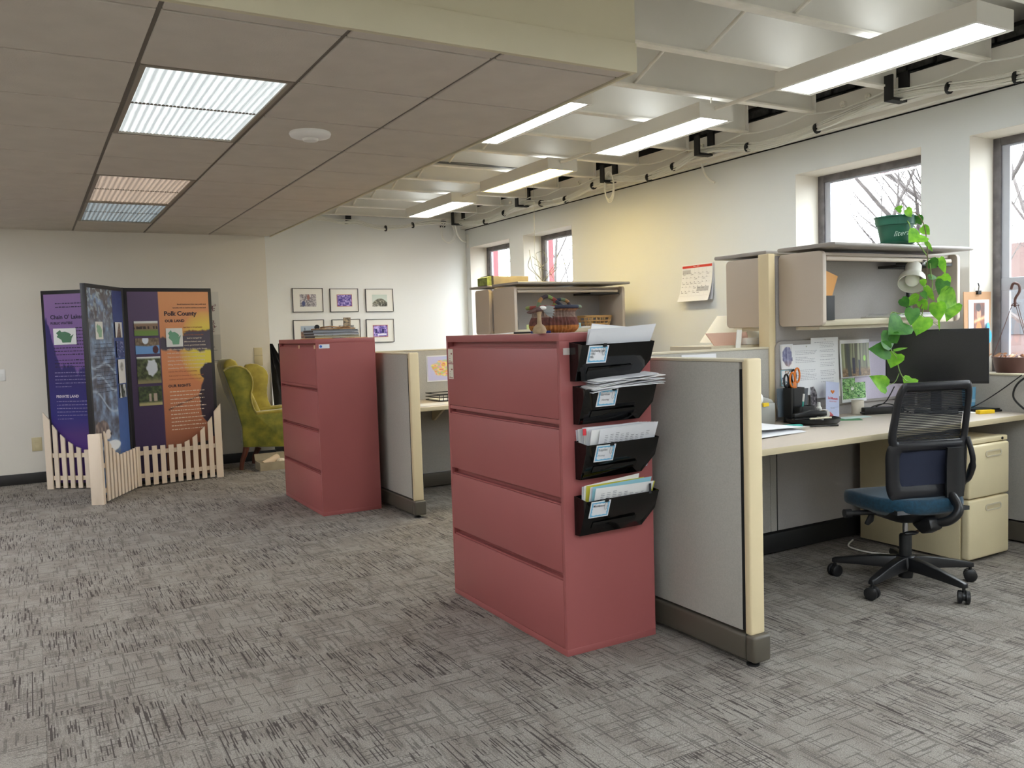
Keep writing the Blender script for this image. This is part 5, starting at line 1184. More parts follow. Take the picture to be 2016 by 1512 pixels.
def wrapped(pts, r_, nm, off=0):
    P = spline(pts, 8); m_ = len(P)//6
    root = ob(nm, MB().tube(P, r_*.8, 8), MATS['straw_a88d6a'], t, smooth=60)
    for k in range(6):
        a, b = k*(len(P)-1)//6, (k+1)*(len(P)-1)//6
        c = seg[(k+off) % 6]; ob('wrap', MB().tube(P[a:b+1], r_, 8), mat('wrap_'+c, c, .8, bump=.5, bs=300), root, smooth=60)
rim = [bc+Vector((.122*math.cos(a), .122*math.sin(a), .116)) for a in np.linspace(0, 2*PI, 25)]
wrapped(rim, .0085, 'rim', 1)
wrapped([bc+Vector((-.115, -.05, .116)), bc+Vector((-.10, -.05, .15)), bc+Vector((-.065, -.05, .165)), bc+Vector((-.02, -.04, .15)), bc+Vector((-.01, -.09, .118))], .009, 'handle', 0)
wrapped([bc+Vector((.02, .03, .116)), bc+Vector((.035, .035, .145)), bc+Vector((.06, .03, .155)), bc+Vector((.09, .02, .145)), bc+Vector((.10, .01, .118))], .008, 'handle', 3)
# wooden goose
gp = atY(1062, 640, 3.02); gx = gp.x; gy = 3.02
t = thing('goose_figurine', 'carved long-necked goose figurine standing before the woven basket', 'figurine', (gx, gy, TZ))
WD = mat('pale_wood', 'a68c6a', .6, var=.2, vs=30)
ob('body', MB().lathe([(0, 0), (.026, 0), (.030, .012), (.024, .028), (.010, .040), (.008, .075), (.012, .09), (0, .095)], (gx, gy, TZ), 20), WD, t, smooth=60)
ob('head', MB().ell((gx-.004, gy, TZ+.100), (.022, .012, .012), 14, 10), mat('dark_wood', '553a34', .5), t, smooth=60)
ob('beak', MB().tube([(gx-.020, gy, TZ+.098), (gx-.042, gy, TZ+.090), (gx-.058, gy, TZ+.088)], [.009, .008, .003], 8), mat('dark_wood', '553a34', .5), t, smooth=60)
ob('crest', MB().ell((gx+.016, gy-.004, TZ+.106), (.018, .010, .009), 12, 8), WHITEPL, t, smooth=60)
for k in range(5):
    a = -.5+.28*k; v, f = leafmesh(Vector((gx+.022, gy-.008, TZ+.10)), Vector((math.cos(a)*.9, 0, math.sin(a)*.7-.25)), Vector((0, -1, .2)), .062, .026, .1, .2); ob('feather', MB().add(v, f), mat('grey_feather', '7b7c78', .7), t, smooth=60)
for k, (lab, a, b, m) in enumerate((('black pen lying on the near file cabinet', (1.93, 3.35, TZ+.005), (1.99, 3.24, TZ+.005), BLACK), ('silver and blue pen on the near file cabinet', (1.975, 3.26, TZ+.005), (2.03, 3.20, TZ+.005), STEEL))): pen(lab, a, b, m, mat('blue_cap', '2c3a78', .4))
tag(ob('keys', MB().tube([(1.98+.012*math.cos(a), 3.30+.012*math.sin(a), TZ+.003) for a in np.linspace(0, 6.28, 12)], .0025, 5).box(1.985, 2.01, 3.28, 3.292, TZ, TZ+.004), BLACKM), 'small bunch of keys on the near file cabinet', 'keys')
tag(ob('paper_sheet', MB().grid(lambda u, v: (1.89+.20*u+.03*v, 3.45+.22*v, TZ+.001+.006*u*u), 5, 4, -.0006), WHITEP), 'white sheet lying flat on the far end of the near file cabinet', 'paper')

# top of the far cabinet: folders, stack, leaning card
for k, (lab, q, h, m) in enumerate((('orange envelope under the stack on the far file cabinet', [(1.90, 6.30), (2.02, 6.28), (2.04, 6.75), (1.92, 6.80)], .004, mat('manila', 'd79f4a', .6)), ('orange folder corner at the right of the stack on the far file cabinet', [(2.12, 6.26), (2.325, 6.34), (2.30, 6.62), (2.12, 6.60)], .003, mat('manila2', 'cf9a52', .6)))):
    tag(ob('folder', MB().prism([(a, b, TZ) for a, b in q], (0, 0, h)), m), lab, 'folder')
bk = [mat('album_'+c, c, .5) for c in ('a8a68e', '9aa3ad', '8b949c')]
z = TZ+.005
for k in range(3):
    t = thing('album', ('lowest', 'middle', 'uppermost')[k]+' grey album in the pile on the far file cabinet', 'book', (2.08, 6.48, z), 0, 'albums piled on the far file cabinet')
    a, b = 1.905-.006*k, 2.262-.004*k
    ob('pages', MB().box(a+.004, b-.004, 6.36, 6.63, z+.002, z+.018), mat('album_pages', '4b4440', .8), t); ob('cover', MB().box(a, b, 6.355, 6.635, z, z+.0025).box(a, b, 6.355, 6.635, z+.0165, z+.020), bk[k], t, bevel=.001)
    ob('spine', MB().box(a, b, 6.352, 6.357, z+.003, z+.012), bk[k], t); z += .0215
t = thing('wooden_tray', 'flat wooden tray of loose things on top of the album pile', 'tray', (2.08, 6.5, z))
ob('board', MB().prism([(1.925, 6.38, z), (2.24, 6.38, z), (2.22, 6.60, z), (1.95, 6.60, z)], (0, 0, .010)), mat('tray_wood', 'a07a52', .6, var=.3, vs=30), t, bevel=.002)
ob('handle', MB().tube([(2.06, 6.375, z+.002), (2.06, 6.36, z+.004), (2.10, 6.36, z+.004), (2.10, 6.375, z+.002)], .003, 6), mat('brass', '8a6a3a', .4, metal=1), t)
ob('twine', MB().tube(spline([(1.98, 6.45, z+.016), (2.05, 6.40, z+.022), (2.14, 6.46, z+.016), (2.20, 6.41, z+.018)], 6), .006, 6), mat('tray_wood', 'a07a52', .6), t)
ob('tape_roll', MB().lathe([(.008, -.008), (.020, -.008), (.020, .008), (.008, .008)], (1.945, 6.42, z+.02), 16, (.3, 1, 0)), BLACKM, t)
f_ = Fr((2.165, 6.44, z+.011), (1, .3, 0), (.12, .25, 1)); f_.n = -f_.u.cross(f_.v) if f_.u.cross(f_.v).y > 0 else f_.u.cross(f_.v)
def f_card(U, V): return mixc(full(U, '3c3226'), full(U, 'b39a72'), vnoise(U, V, 5, 7, 3, 7)*2-.5)
t = thing('photo_card', 'small brown photo card leaning back on the album pile', 'photo', tuple(f_.o)); card('backing', f_, -.004, 0, .064, .083, mat('card_edge', '6a5238', .7), t, .002); painted('picture', f_, 0, .003, .06, .08, 20, 26, f_card, t, c=.0025)

# ================================================================== FAR DESK
fz = Fr((0, 6.7985, 0), (1, 0, 0), (0, 0, 1), (0, -1, 0))
def f_map(U, V):
    n = (vnoise(U, V, 9, 10, 1, 31)*7).astype(int) % 5; pal = ['f0c35a', 'e98a76', 'f2e37c', 'e7a9bd', 'b9d68a']; C = np.zeros(U.shape+(3,))
    for k in range(5): C[n == k] = C3(pal[k])
    d = ((U-.52)/.42)**2+((V-.48)/.38)**2+(vnoise(U, V, 7, 7, 2, 5)-.5)*.6; C = mixc(full(U, 'c9c6e6'), C, (1-d)*8); return mixc(C, full(U, '8fc3e6'), np.clip(1-V*5, 0, 1)*np.clip(U*3-1, 0, 1))
t = thing('wall_map', 'small coloured map pinned to the far return panel', 'map', (3.22, 6.79, .95)); card('sheet', fz, 3.02, .935, 3.42, 1.165, WHITEP, t, .001, bend=.004); painted('print', fz, 3.03, .945, 3.41, 1.155, 50, 32, f_map, t, c=.0055)
t = thing('wire_tray', 'black wire desk tray on the far worktop', 'tray', (3.05, 6.55, .786))
mb = MB()
for zz in (.792, .82, .848): mb.tube([(2.96, 6.42, zz), (3.22, 6.42, zz-.0), (3.22, 6.70, zz), (2.96, 6.70, zz)], .004, 6, closed=True)
for k in range(8): mb.cyl((2.96+.037*k, 6.42, .79), (2.96+.037*k, 6.42, .85), .003, 5)
for k in range(5): mb.box(2.96, 3.22, 6.44+.05*k, 6.446+.05*k, .789, .792)
ob('basket', mb, BLACKM, t)
ob('papers', MB().box(2.98, 3.20, 6.45, 6.68, .793, .80), PC, t)
tag(ob('paper_sheet', MB().prism([(2.62, 6.14, .7858), (3.05, 6.16, .7858), (3.10, 6.38, .7858), (2.66, 6.36, .7858)], (0, 0, .002)), WHITEP), 'white papers lying on the far worktop', 'papers')
# box on the rear bin, basket and odds in the far bin
t = thing('parcel_box', 'long cardboard box with green patterned end on the far bins', 'box', (3.85, 7.05, 1.785))
x0, x1, y0, y1, zb = 3.70, 4.15, 6.90, 7.10, 1.786
ob('carton', MB().box(x0+.05, x1, y0, y1, zb, zb+.085), mat('cardboard', 'a39880', .8, var=.1, vs=10), t, bevel=.002)
ob('green_end', MB().prism([(x0-.01, y0-.03, zb), (x0+.05, y0-.005, zb), (x0+.05, y0-.005, zb+.087), (x0-.01, y0-.03, zb+.07)], (0, .19, 0)), mat('green_print', '8d9a52', .6, var=.3, vs=25), t); ob('dark_band', MB().box(x0+.045, x0+.07, y0-.006, y1+.003, zb-.0, zb+.09), mat('dark_band', '3c3a34', .6), t)
def wicker(x, y, z, lab):
    t = thing('wicker_basket', lab, 'basket', (x, y, z)); SB = mat('wicker', 'c29a64', .7)
    for k, (zz, s) in enumerate(((.0, .82), (.03, .88), (.06, .94), (.095, 1.0), (.105, 1.0))):
        ob('band', MB().tube([(x+p*s, y+q*s, z+.006+zz) for p, q in rrect(.30, .20, .05, 4)], .006, 6, closed=True), SB, t, smooth=60)
    mb = MB(); o0 = rrect(.30*.82, .20*.82, .04, 4); o1 = rrect(.30, .20, .05, 4)
    for k in range(len(o0)):
        mb.cyl((x+o0[k][0], y+o0[k][1], z+.004), (x+o1[k][0], y+o1[k][1], z+.105), .005, 5)
    for k in range(5):
        for s in (-1, 1): mb.cyl((x-.09+.045*k, y+s*.082, z+.004), (x-.10+.05*k, y+s*.1, z+.105), .005, 5)
    ob('slats', mb, SB, t, smooth=60); ob('bottom', MB().box(x-.12, x+.12, y-.08, y+.08, z, z+.006), SB, t); return t
wicker(4.69, 6.60, 1.366, 'small slatted wicker basket in the far overhead bin')
for lab, a, b, h, m in (('stack of white notes left of the wicker basket', (4.42, 6.52), (4.62, 6.62), .018, PC), ('small green and white card in the far overhead bin', (3.86, 6.47), (4.02, 6.475), .045, mat('pale_green_card', 'c6d18e', .6)), ('tiny blue-white box behind the woven basket', (4.40, 6.47), (4.445, 6.50), .05, mat('aqua_box', 'a9cfd4', .6))):
    tag(ob('paper_item', MB().box(a[0], b[0], a[1], b[1], 1.366, 1.366+h), m, bevel=.001), lab, 'paper item')
tag(ob('bag', MB().ell((3.80, 6.62, 1.42), (.05, .07, .10), 16, 12), mat('grey_cloth', '6e6c68', .9)), 'dark grey cloth bag at the left end inside the far bin', 'bag')

# ================================================================== FRAMED PHOTOGRAPHS ON THE FAR WALL
FRM = mat('thin_black_frame', '2c2c30', .35); MATB = mat('mat_board', 'e6e4dc', .7)
fg = Fr((0, YF-.001, 0), (1, 0, 0), (0, 0, 1), (0, -1, 0))
def f_street(U, V):
    n = vnoise(U, V, 14, 12, 3, 41); C = mixc(full(U, '5a5660'), full(U, 'd6d0d2'), n*2-.45); C = mixc(C, full(U, '9a6a62'), (1-(((U-.52)/.10)**2+((V-.25)/.25)**2))*2)
    return mixc(C, full(U, '46507e'), (1-(((U-.22)/.12)**2+((V-.75)/.25)**2))*2)
def f_purple(seed, edge='b06a4c'):
    def f(U, V):
        n = vnoise(U, V, 11, 9, 3, seed); C = mixc(full(U, '3c2c86'), full(U, 'c9b4ea'), n*2.2-.6); b = np.minimum(np.minimum(U, 1-U), np.minimum(V, 1-V)); return mixc(C, full(U, edge), (b < .045)*1.0)
    return f
def f_house(U, V):
    C = mixc(full(U, 'c3d0c6'), full(U, 'd6d9cf'), V); roof = .30+1.5*(U-.52)**2; n = vnoise(U, V, 12, 10, 3, 17)
    C = mixc(C, mixc(full(U, '4b4a3e'), full(U, 'b2ad98'), n*2-.6), np.clip((V-roof)*20, 0, 1)); return mixc(C, mixc(full(U, '3f3d33'), full(U, 'e4e2d6'), vnoise(U, V, 9, 5, 2, 9)*2.2-.8), (V-.72)*12)
def f_pumpk(U, V):
    C = f_purple(23)(U, V); 
    for x in (.22, .66): C = mixc(C, full(U, '2a2064'), ((abs(U-x) < .07) & (abs(V-.5) < .17))*1.0)
    return mixc(C, full(U, 'f2eefc'), ((V > .70) & (V < .86) & (U > .3) & (U < .9))*.9)
def f_ship(U, V):
    C = mixc(full(U, 'aebccb'), full(U, '8fa2b8'), V); C = mixc(C, mixc(full(U, '3c3a42'), full(U, 'a87c62'), vnoise(U, V, 10, 8, 3, 5)*2-.5), (V-.42)*10); return mixc(C, full(U, '3a4250'), ((abs(U-.24) < .02) & (V > .15) & (V < .5))*1.0)
def f_low(U, V): return mixc(full(U, '4a4a4c'), full(U, 'e0e0da'), vnoise(U, V, 10, 8, 3, 3)*2-.5)
FRS = [(2.80, 3.175, 1.666, 1.957, f_street, 'framed street photo, left in the upper row'), (3.265, 3.628, 1.662, 1.95, f_purple(11), 'framed violet picture of figures, middle of the upper row'), (3.725, 4.095, 1.656, 1.945, f_house, 'framed greenish photo of an old domed building, right in the upper row'),
       (2.795, 3.175, 1.283, 1.572, f_ship, 'framed photo with a blue sky, left in the lower row'), (3.275, 3.64, 1.276, 1.568, f_low, 'framed photo mostly hidden behind the album pile, middle of the lower row'), (3.718, 4.09, 1.268, 1.562, f_pumpk, 'framed violet picture with two dark windows, right in the lower row')]
for a0, a1, b0, b1, fn, lab in FRS:
    t = thing('picture_frame', lab, 'picture', ((a0+a1)/2, YF, b0), 0, 'framed photographs on the far white wall')
    ob('frame', MB().ring([fg.p(a0, b0), fg.p(a1, b0), fg.p(a1, b1), fg.p(a0, b1)], [fg.p(a0+.006, b0+.006), fg.p(a1-.006, b0+.006), fg.p(a1-.006, b1-.006), fg.p(a0+.006, b1-.006)], fg.n*.022), FRM, t)
    card('mat_board', fg, a0+.006, b0+.006, a1-.006, b1-.006, MATB, t, .014)
    w_, h_ = a1-a0, b1-b0; cx_, cz_ = (a0+a1)/2+.002, (b0+b1)/2-.004
    painted('photo', fg, cx_-w_*.27, cz_-h_*.26, cx_+w_*.27, cz_+h_*.26, 44, 32, fn, t, c=.0165)

# ================================================================== FOLDING EXHIBIT WITH PICKET FENCES
HG = Vector((.792, 8.635, 0))
ex = thing('folding_exhibit', 'three-panel folding exhibit in black frames with white picket fences at its feet', 'display', tuple(HG))
XB = mat('exhibit_black', '141216', .5); PH = 1.872
def panel(end, side, fn, nx, ny):
    e = Vector((*end, 0)); d = (e-HG); W = d.length; d.normalize(); n = Vector((d.y, -d.x, 0))*side
    if n.dot(CAMP-HG) < 0: n = -n
    right = n.cross(Vector((0, 0, 1))) * -1     # u so that u x z = n
    u = Vector((0, 0, 1)).cross(n); 
    org = HG if u.dot(d) > 0 else HG + d*W
    f = Fr(org, u, (0, 0, 1), n)
    b = ob('panel', MB().prism([f.p(.008, .02, -.04), f.p(W-.004, .02, -.04), f.p(W-.004, PH, -.04), f.p(.008, PH, -.04)], n*.04), XB, ex, bevel=.002)
    painted('graphic', f, .035, .05, W-.035, PH-.035, nx, ny, fn, b, c=.0012)
    return f, W, b
def dark_trees(U, V, base, y0, seed, amp=.08, sc=14):
    return V > y0 - amp*vnoise(U, V*0, sc, 1, 3, seed)
def g_left(U, V):
    C = mixc(full(U, '8a6a9c'), full(U, '6e4f92'), V*2.2); n = vnoise(U, V, 6, 4, 2, 1)
    edge = .43-.10*np.clip(1-U*4, 0, 1)-.10*vnoise(U, V*0, 16, 1, 3, 21)+.02*vnoise(U, V, 30, 40, 2, 3)
    edge = edge-.17*np.clip(1-abs(U-.02)*8, 0, 1)-.07*np.clip(1-abs(U-.68)*9, 0, 1)
    C = mixc(C, mixc(full(U, '2a2163'), full(U, '2b2a78'), (V-.42)*4), (V-edge)*60); C = mixc(C, full(U, '4e3276'), (V-.64)*10); return mixc(C, full(U, '5a3588'), (V-.74)*6)
def g_right(U, V):
    P = mixc(full(U, '5a4668'), full(U, '3d2f52'), V*1.3)
    O = mixc(full(U, 'dd9a63'), full(U, 'd3895c'), V*3); gl = np.clip(1-(((U-.92)/.33)**2+((V-.30)/.20)**2), 0, 1)**.7; O = mixc(O, full(U, 'e2d34c'), gl*1.1)
    O = mixc(O, full(U, '9a6048'), (V-.45)*2.6); O = mixc(O, full(U, '73503f'), (V-.75)*3.5)
    n = vnoise(U, V*0, 18, 1, 3, 8)
    top = np.where(U > .66, .225, .245)-.035*n; top = np.where(U < .62, .265-.03*np.clip(1-abs(U-.40)*9, 0, 1), top); bot = .345-.03*vnoise(U, V*0, 20, 1, 3, 4)-.02*np.clip(1-U, 0, 1)
    band = np.clip((V-top)*120, 0, 1)*np.clip((bot-V)*90, 0, 1); O = mixc(O, full(U, '48414f'), band)
    edge = .955-.075*np.clip(1-abs(V-.425)*22, 0, 1)**.5-.12*np.clip(1-abs(V-.56)*6.5, 0, 1)**.7-.06*np.clip(1-abs(V-.68)*7, 0, 1)-.02*vnoise(U*0, V, 1, 26, 2, 7)
    fig = np.clip((U-edge)*90, 0, 1)*((V > .39) & (V < .80)); O = mixc(O, full(U, '2f2532'), fig*1.0)
    gun = ((abs((V-.60)-(U-.62)*-.17) < .004) & (U > .42) & (U < .88)); O = mixc(O, full(U, '5b4137'), gun*.8)
    O = mixc(O, full(U, '3f3836'), ((V > .815+.06*(.95-U)) & (V < .865) & (U > .70) & (U < .93))*1.0)
    return np.where((U < .372)[..., None], P, O)
def g_mid(U, V):
    n = vnoise(U, V, 9, 22, 4, 5); C = mixc(full(U, '4a4a55'), full(U, '8aa6cc'), n*1.9-.45); C = mixc(C, full(U, '6b625e'), np.clip(.35-V, 0, 1)*2*(vnoise(U, V, 14, 30, 2, 9) > .5))
    C = mixc(C, full(U, 'b9d0dc'), np.clip(.28-V, 0, 1)*3*(vnoise(U, V, 22, 50, 2, 2) > .62)); C = mixc(C, full(U, '5f84b4'), (V-.70)*4*(vnoise(U, V, 6, 4, 2, 3)))
    for a, b, c_ in ((.42, .10, .25), (.50, .16, .35), (.36, .06, .1)):
        l = a+b*U+.02*np.sin(U*9+c_*10); C = mixc(C, full(U, 'a9bcd2'), np.clip(1-abs(V-l)*90, 0, 1)*(U < .75))
    C = mixc(C, mixc(full(U, '35427e'), full(U, '4463a2'), V*1.4), (U > .70)*.93)
    C = mixc(C, full(U, 'e8eef4'), (1-(((U-.45)/.28)**2+((V-.775)/.030)**2))*4)
    w_ = vnoise(U, V, 20, 40, 2, 6); C = mixc(C, mixc(full(U, '4f4446'), full(U, '94867e'), w_*1.6-.3), (1-(((U-.20)/.20)**2+((V-.685)/.050)**2)+(w_-.5)*.5)*6)
    C = mixc(C, full(U, 'e6dcd2'), (1-(((U-.36)/.08)**2+((V-.712)/.026)**2))*5); return mixc(C, full(U, '2e2a2c'), (1-(((U-.44)/.028)**2+((V-.712)/.008)**2))*5)
fR, WR, bR = panel((1.603, 8.745), 1, g_right, 110, 230)
fL, WL_, bL = panel((.125, 9.125), 1, g_left, 90, 170)
fM, WM, bM = panel((.437, 7.925), 1, g_mid, 90, 220)
ob('hinge_post', MB().prism([(HG.x-.026+.035*math.cos(a), HG.y-.004+.03*math.sin(a), 0) for a in np.linspace(0, 6.28, 9)[:-1]], (0, 0, PH)), XB, ex)
PW = WR-.07; GH = PH-.085
def gp_(f, W, u, v): return .035+(W-.07)*u, (PH-.035)-GH*v
DK = mat('print_dark', '3b2a2e', .6); DKP = mat('print_indigo', '2a1f3c', .6); LT = mat('print_light', 'c9c2cc', .6); LTO = mat('print_cream', 'd9c9b4', .6); RDP = mat('print_brown', '9a5a3c', .6)
def T(s, f, W, par, u, v, size, m, bold=.0004, **k): a, b = gp_(f, W, u, v); return text(s, f, a, b, size, m, par, bold=bold, c=.0028, **k)
T('Polk County', fR, WR, bR, .43, .128, .060, DK, .0022); T('OUR LAND', fR, WR, bR, .435, .163, .036, DK, .0014); T('OUR RIGHTS', fR, WR, bR, .435, .513, .036, DK, .0014)
T('Should landowners living near public land', fR, WR, bR, .965, .070, .0165, DK, .0005, align='RIGHT', name='print'); T('have the right to restrict activities on that land?', fR, WR, bR, .965, .089, .0165, DK, .0005, align='RIGHT', name='print')
T('Chain O\' Lakes', fL, WL_, bL, .075, .130, .053, DKP, .0016); T('PUBLIC WATERS', fL, WL_, bL, .075, .158, .030, DKP, .0012); T('PRIVATE LAND', fL, WL_, bL, .09, .545, .034, LT, .0012)
body = [('land that is not privately', .66, .195, RDP), ('owned is officially called Public', .66, .216, RDP), ('Land. In Polk County this', .66, .236, RDP), ('land is managed by', .70, .254, LTO), ('different federal, state, and', .66, .273, LTO), ('county government entities', .66, .292, LTO),
        ('which collect taxes and fees to keep parks, forests,', .445, .313, LTO), ('trails and other natural areas open to the public.', .445, .333, LTO), ('They are used by people for a variety of leisure', .445, .354, LTO), ('activities, including silent trail sports like hiking,', .445, .374, LTO), ('biking, horseback riding, cross-country skiing, and', .445, .394, LTO), ('snowshoeing, while others allow motorized', .445, .414, LTO), ('vehicles like ATVs and snowmobiles.', .445, .433, RDP)]
for s_, u, v, m in body: T(s_, fR, WR, bR, u, v, .0185, m, .0004, name='print')
for k, s_ in enumerate(('Polk County is a community of tourists, seasonal', 'residents, and landowners invested in the past', 'twenty years. The area is known for its natural beauty', 'and recreation opportunities. A growing population', 'puts new pressures on public lands, which together', 'make up one-eighth percent of the land in the county.')): T(s_, fR, WR, bR, .45-.0*k, .467+(.0 if k < 0 else 0)-.012+k*.0195-.0, .0165, RDP, .0003, name='print') if k < 2 else None
lines('small_print', fR, [(gp_(fR, WR, .45, 0)[0], gp_(fR, WR, .93-.03*(k % 2), 0)[0], gp_(fR, WR, 0, .475+.0*k+.0-.0-(-0.0))[1]-0) for k in range(0)] + [(gp_(fR, WR, .45, 0)[0], gp_(fR, WR, (.90, .86, .88, .84, .90, .87, .80, .88, .84, .90, .86)[k], 0)[0], gp_(fR, WR, 0, .54+k*.0205)[1]) for k in range(11)], LTO, bR, c=.0028, h=.009)
lines('small_print', fL, [(gp_(fL, WL_, .40 if k < 6 else .10, 0)[0], gp_(fL, WL_, .95, 0)[0], gp_(fL, WL_, 0, .180+.0175*k+(.012 if k > 8 else 0))[1]) for k in range(12)] + [(gp_(fL, WL_, (.15, .15, .62)[k], 0)[0], gp_(fL, WL_, .95, 0)[0], gp_(fL, WL_, 0, .052+.019*k)[1]) for k in range(3)], DKP, bL, c=.0028, h=.009)
lines('small_print', fL, [(gp_(fL, WL_, .09, 0)[0], gp_(fL, WL_, .95 if k not in (4, 10) else .3, 0)[0], gp_(fL, WL_, 0, (.415 if k < 5 else .475)+.0185*k)[1]) for k in range(11)], mat('print_grey_violet', '7f78a0', .6), bL, c=.0028, h=.008)
lines('small_print', fM, [(gp_(fM, WM, .12, 0)[0], gp_(fM, WM, .62+.05*((k*7) % 3), 0)[0], gp_(fM, WM, 0, .27+k*.0195)[1]) for k in range(13)], mat('print_slate', '3a4458', .6), bM, c=.0028, h=.007)
def state(f, W, par, u0, v0, u1, v1, col='6fa386'):
    a0, b1 = gp_(f, W, u0, v0); a1, b0 = gp_(f, W, u1, v1); c = card('map_card', f, a0, b0, a1, b1, mat('map_white', 'dfe0dc', .6), par, .006, c=.003)
    P = [(.12, .72), (.30, .90), (.36, .78), (.52, .80), (.70, .70), (.78, .62), (.74, .50), (.90, .62), (.80, .38), (.76, .12), (.38, .12), (.34, .30), (.14, .48), (.20, .60)]
    ob('state_shape', MB().prism([f.p(a0+(a1-a0)*x, b0+(b1-b0)*y, .0092) for x, y in P], f.n*.0008), mat('state_green_'+col, col, .6), par)
state(fR, WR, bR, .44, .195, .645, .295); state(fL, WL_, bL, .11, .180, .41, .265, '4f7a5c'); state(fM, WM, bM, .16, .160, .36, .245, '8fb69a')
def p_horse(U, V): C = mixc(full(U, 'dfe3e2'), full(U, '8a6f58'), (V-.10)*9); C = mixc(C, full(U, '6c8a3c'), (V-.52)*6); return mixc(C, full(U, '33231c'), np.clip((vnoise(U, V, 16, 3, 1, 3)-.45)*9, 0, 1)*((V > .34) & (V < .56)))
def p_snow(U, V): C = mixc(full(U, '8b7a64'), full(U, '5d4c3c'), vnoise(U, V, 20, 5, 2, 2)*2-.5); C = mixc(C, full(U, '6f9fd8'), (V-.48+.12*abs(U-.5))*14); C = mixc(C, full(U, 'dfe9f4'), (1-(((U-.42)/.14)**2+((V-.12)/.28)**2))*4); return mixc(C, full(U, '4a1f28'), (1-(((U-.83)/.13)**2+((V-.74)/.26)**2))*5)
def p_fall(U, V): C = mixc(full(U, '2c3524'), full(U, '6d7a4c'), vnoise(U, V, 9, 9, 3, 7)*2-.6); C = mixc(C, full(U, 'd3dbe4'), (1-(((U-.62)/.24)**2+((V-.42)/.30)**2)+(vnoise(U, V, 7, 7, 2, 4)-.5))*4); C = mixc(C, full(U, 'e8edf0'), (.10-V)*14); return mixc(C, full(U, '8a8460'), (V-.76)*6)
def p_kids(U, V): C = mixc(full(U, '2f3a2c'), full(U, '56683c'), vnoise(U, V, 10, 8, 3, 1)*2-.6); C = mixc(C, full(U, 'b0a878'), (V-.78)*9); m_ = (vnoise(U, V*0, 18, 1, 1, 5) > .55) & (V > .38) & (V < .8) & (U > .15) & (U < .78); return mixc(C, full(U, 'c9b4a6'), m_*.85)
for nm, (u0, v0, u1, v1), fn in (('photo', (.060, .155, .345, .232), p_horse), ('photo', (.064, .245, .350, .328), p_snow), ('photo', (.068, .343, .353, .485), p_fall), ('photo', (.070, .500, .350, .602), p_kids)):
    a0, b1 = gp_(fR, WR, u0, v0); a1, b0 = gp_(fR, WR, u1, v1); painted(nm, fR, a0, b0, a1, b1, 40, 30, fn, bR, c=.010); card('photo_block', fR, a0, b0, a1, b1, XB, bR, .0065, c=.002)
def p_bird(U, V): return mixc(full(U, 'd9dadc'), mixc(full(U, '3c2f2c'), full(U, 'a08a80'), vnoise(U, V, 8, 12, 2, 3)), (1-(((U-.55-.12*(.5-V))/(.08+.28*V))**2))*4*(V > .08))
def p_chart(U, V): return mixc(full(U, '3c4476'), full(U, 'b9bfd8'), (vnoise(U, V, 12, 20, 1, 2)-.72)*8)
def p_sketch(U, V): return mixc(full(U, 'dcdcdc'), full(U, '8a8a84'), (1-(((U-.5)/.3)**2+((V-.3)/.22)**2))*2*(vnoise(U, V, 12, 18, 3, 5)))
def p_pines(U, V): return mixc(full(U, 'd8dde2'), full(U, '30362e'), (vnoise(U, V*.3, 14, 4, 2, 9)-.48)*9)
for (u0, v0, u1, v1), fn in (((.72, .160, .93, .238), p_bird), ((.735, .255, .95, .340), p_chart), ((.745, .350, .955, .472), p_sketch), ((.75, .478, .955, .545), p_pines)):
    a0, b1 = gp_(fM, WM, u0, v0); a1, b0 = gp_(fM, WM, u1, v1); painted('photo', fM, a0, b0, a1, b1, 24, 36, fn, bM, c=.010); card('photo_block', fM, a0, b0, a1, b1, XB, bM, .0065, c=.002)
# picket fences
def fence(f, W, outer, par, post=False, hs=None, c0=.035):
    """outer: +1 when the raised end lies at u=W, -1 when at u=0"""
    g = ob('fence_rail', MB().prism([f.p(-.0+.005, .085, c0), f.p(W+.005, .085, c0), f.p(W+.005, .125, c0), f.p(.005, .125, c0)], f.n*.014).prism([f.p(.005, .30, c0), f.p(W+.005, .30, c0), f.p(W+.005, .34, c0), f.p(.005, .34, c0)], f.n*.014), WOODF, ex)
    N_ = 10; sp = (W-.06)/N_
    for k in range(N_+1):
        x = .035+k*sp if outer > 0 else W-.035-k*sp
        q = max(0, k-5)/5; h = .385+.012*min(k, 5)/5*-1 + .285*q**1.9; dh = 0 if k < 6 else (.018, .03, .04, .055, .075)[k-6]
        hw = .0225 if k < N_ else .033
        hl, hr = (h, h+dh) if outer > 0 else (h+dh, h)
        if post and k == N_: continue
        ob('picket', MB().prism([f.p(x-hw, .0 if k == N_ else .012, c0+.014), f.p(x+hw, .0 if k == N_ else .012, c0+.014), f.p(x+hw, hr, c0+.014), f.p(x-hw, hl, c0+.014)], f.n*.014), WOODF, g, bevel=.0015, seg=1)
    if post:
        x = W-.03 if outer > 0 else .03
        ob('gate_post', MB().prism([f.p(x-.055, 0, c0-.075), f.p(x+.02, 0, c0-.075), f.p(x+.02, 0, c0+.014), f.p(x-.055, 0, c0+.014)], (0, 0, .60)), WOODF, g, bevel=.002)
        ob('picket', MB().prism([f.p(x-.055, 0, c0+.0142), f.p(x-.01, 0, c0+.0142), f.p(x-.01, .55, c0+.0142), f.p(x-.055, .60, c0+.0142)], f.n*.014), WOODF, g)
fence(fR, WR, 1, bR); fence(fL, WL_, -1, bL); fence(fM, WM, -1, bM, post=True)

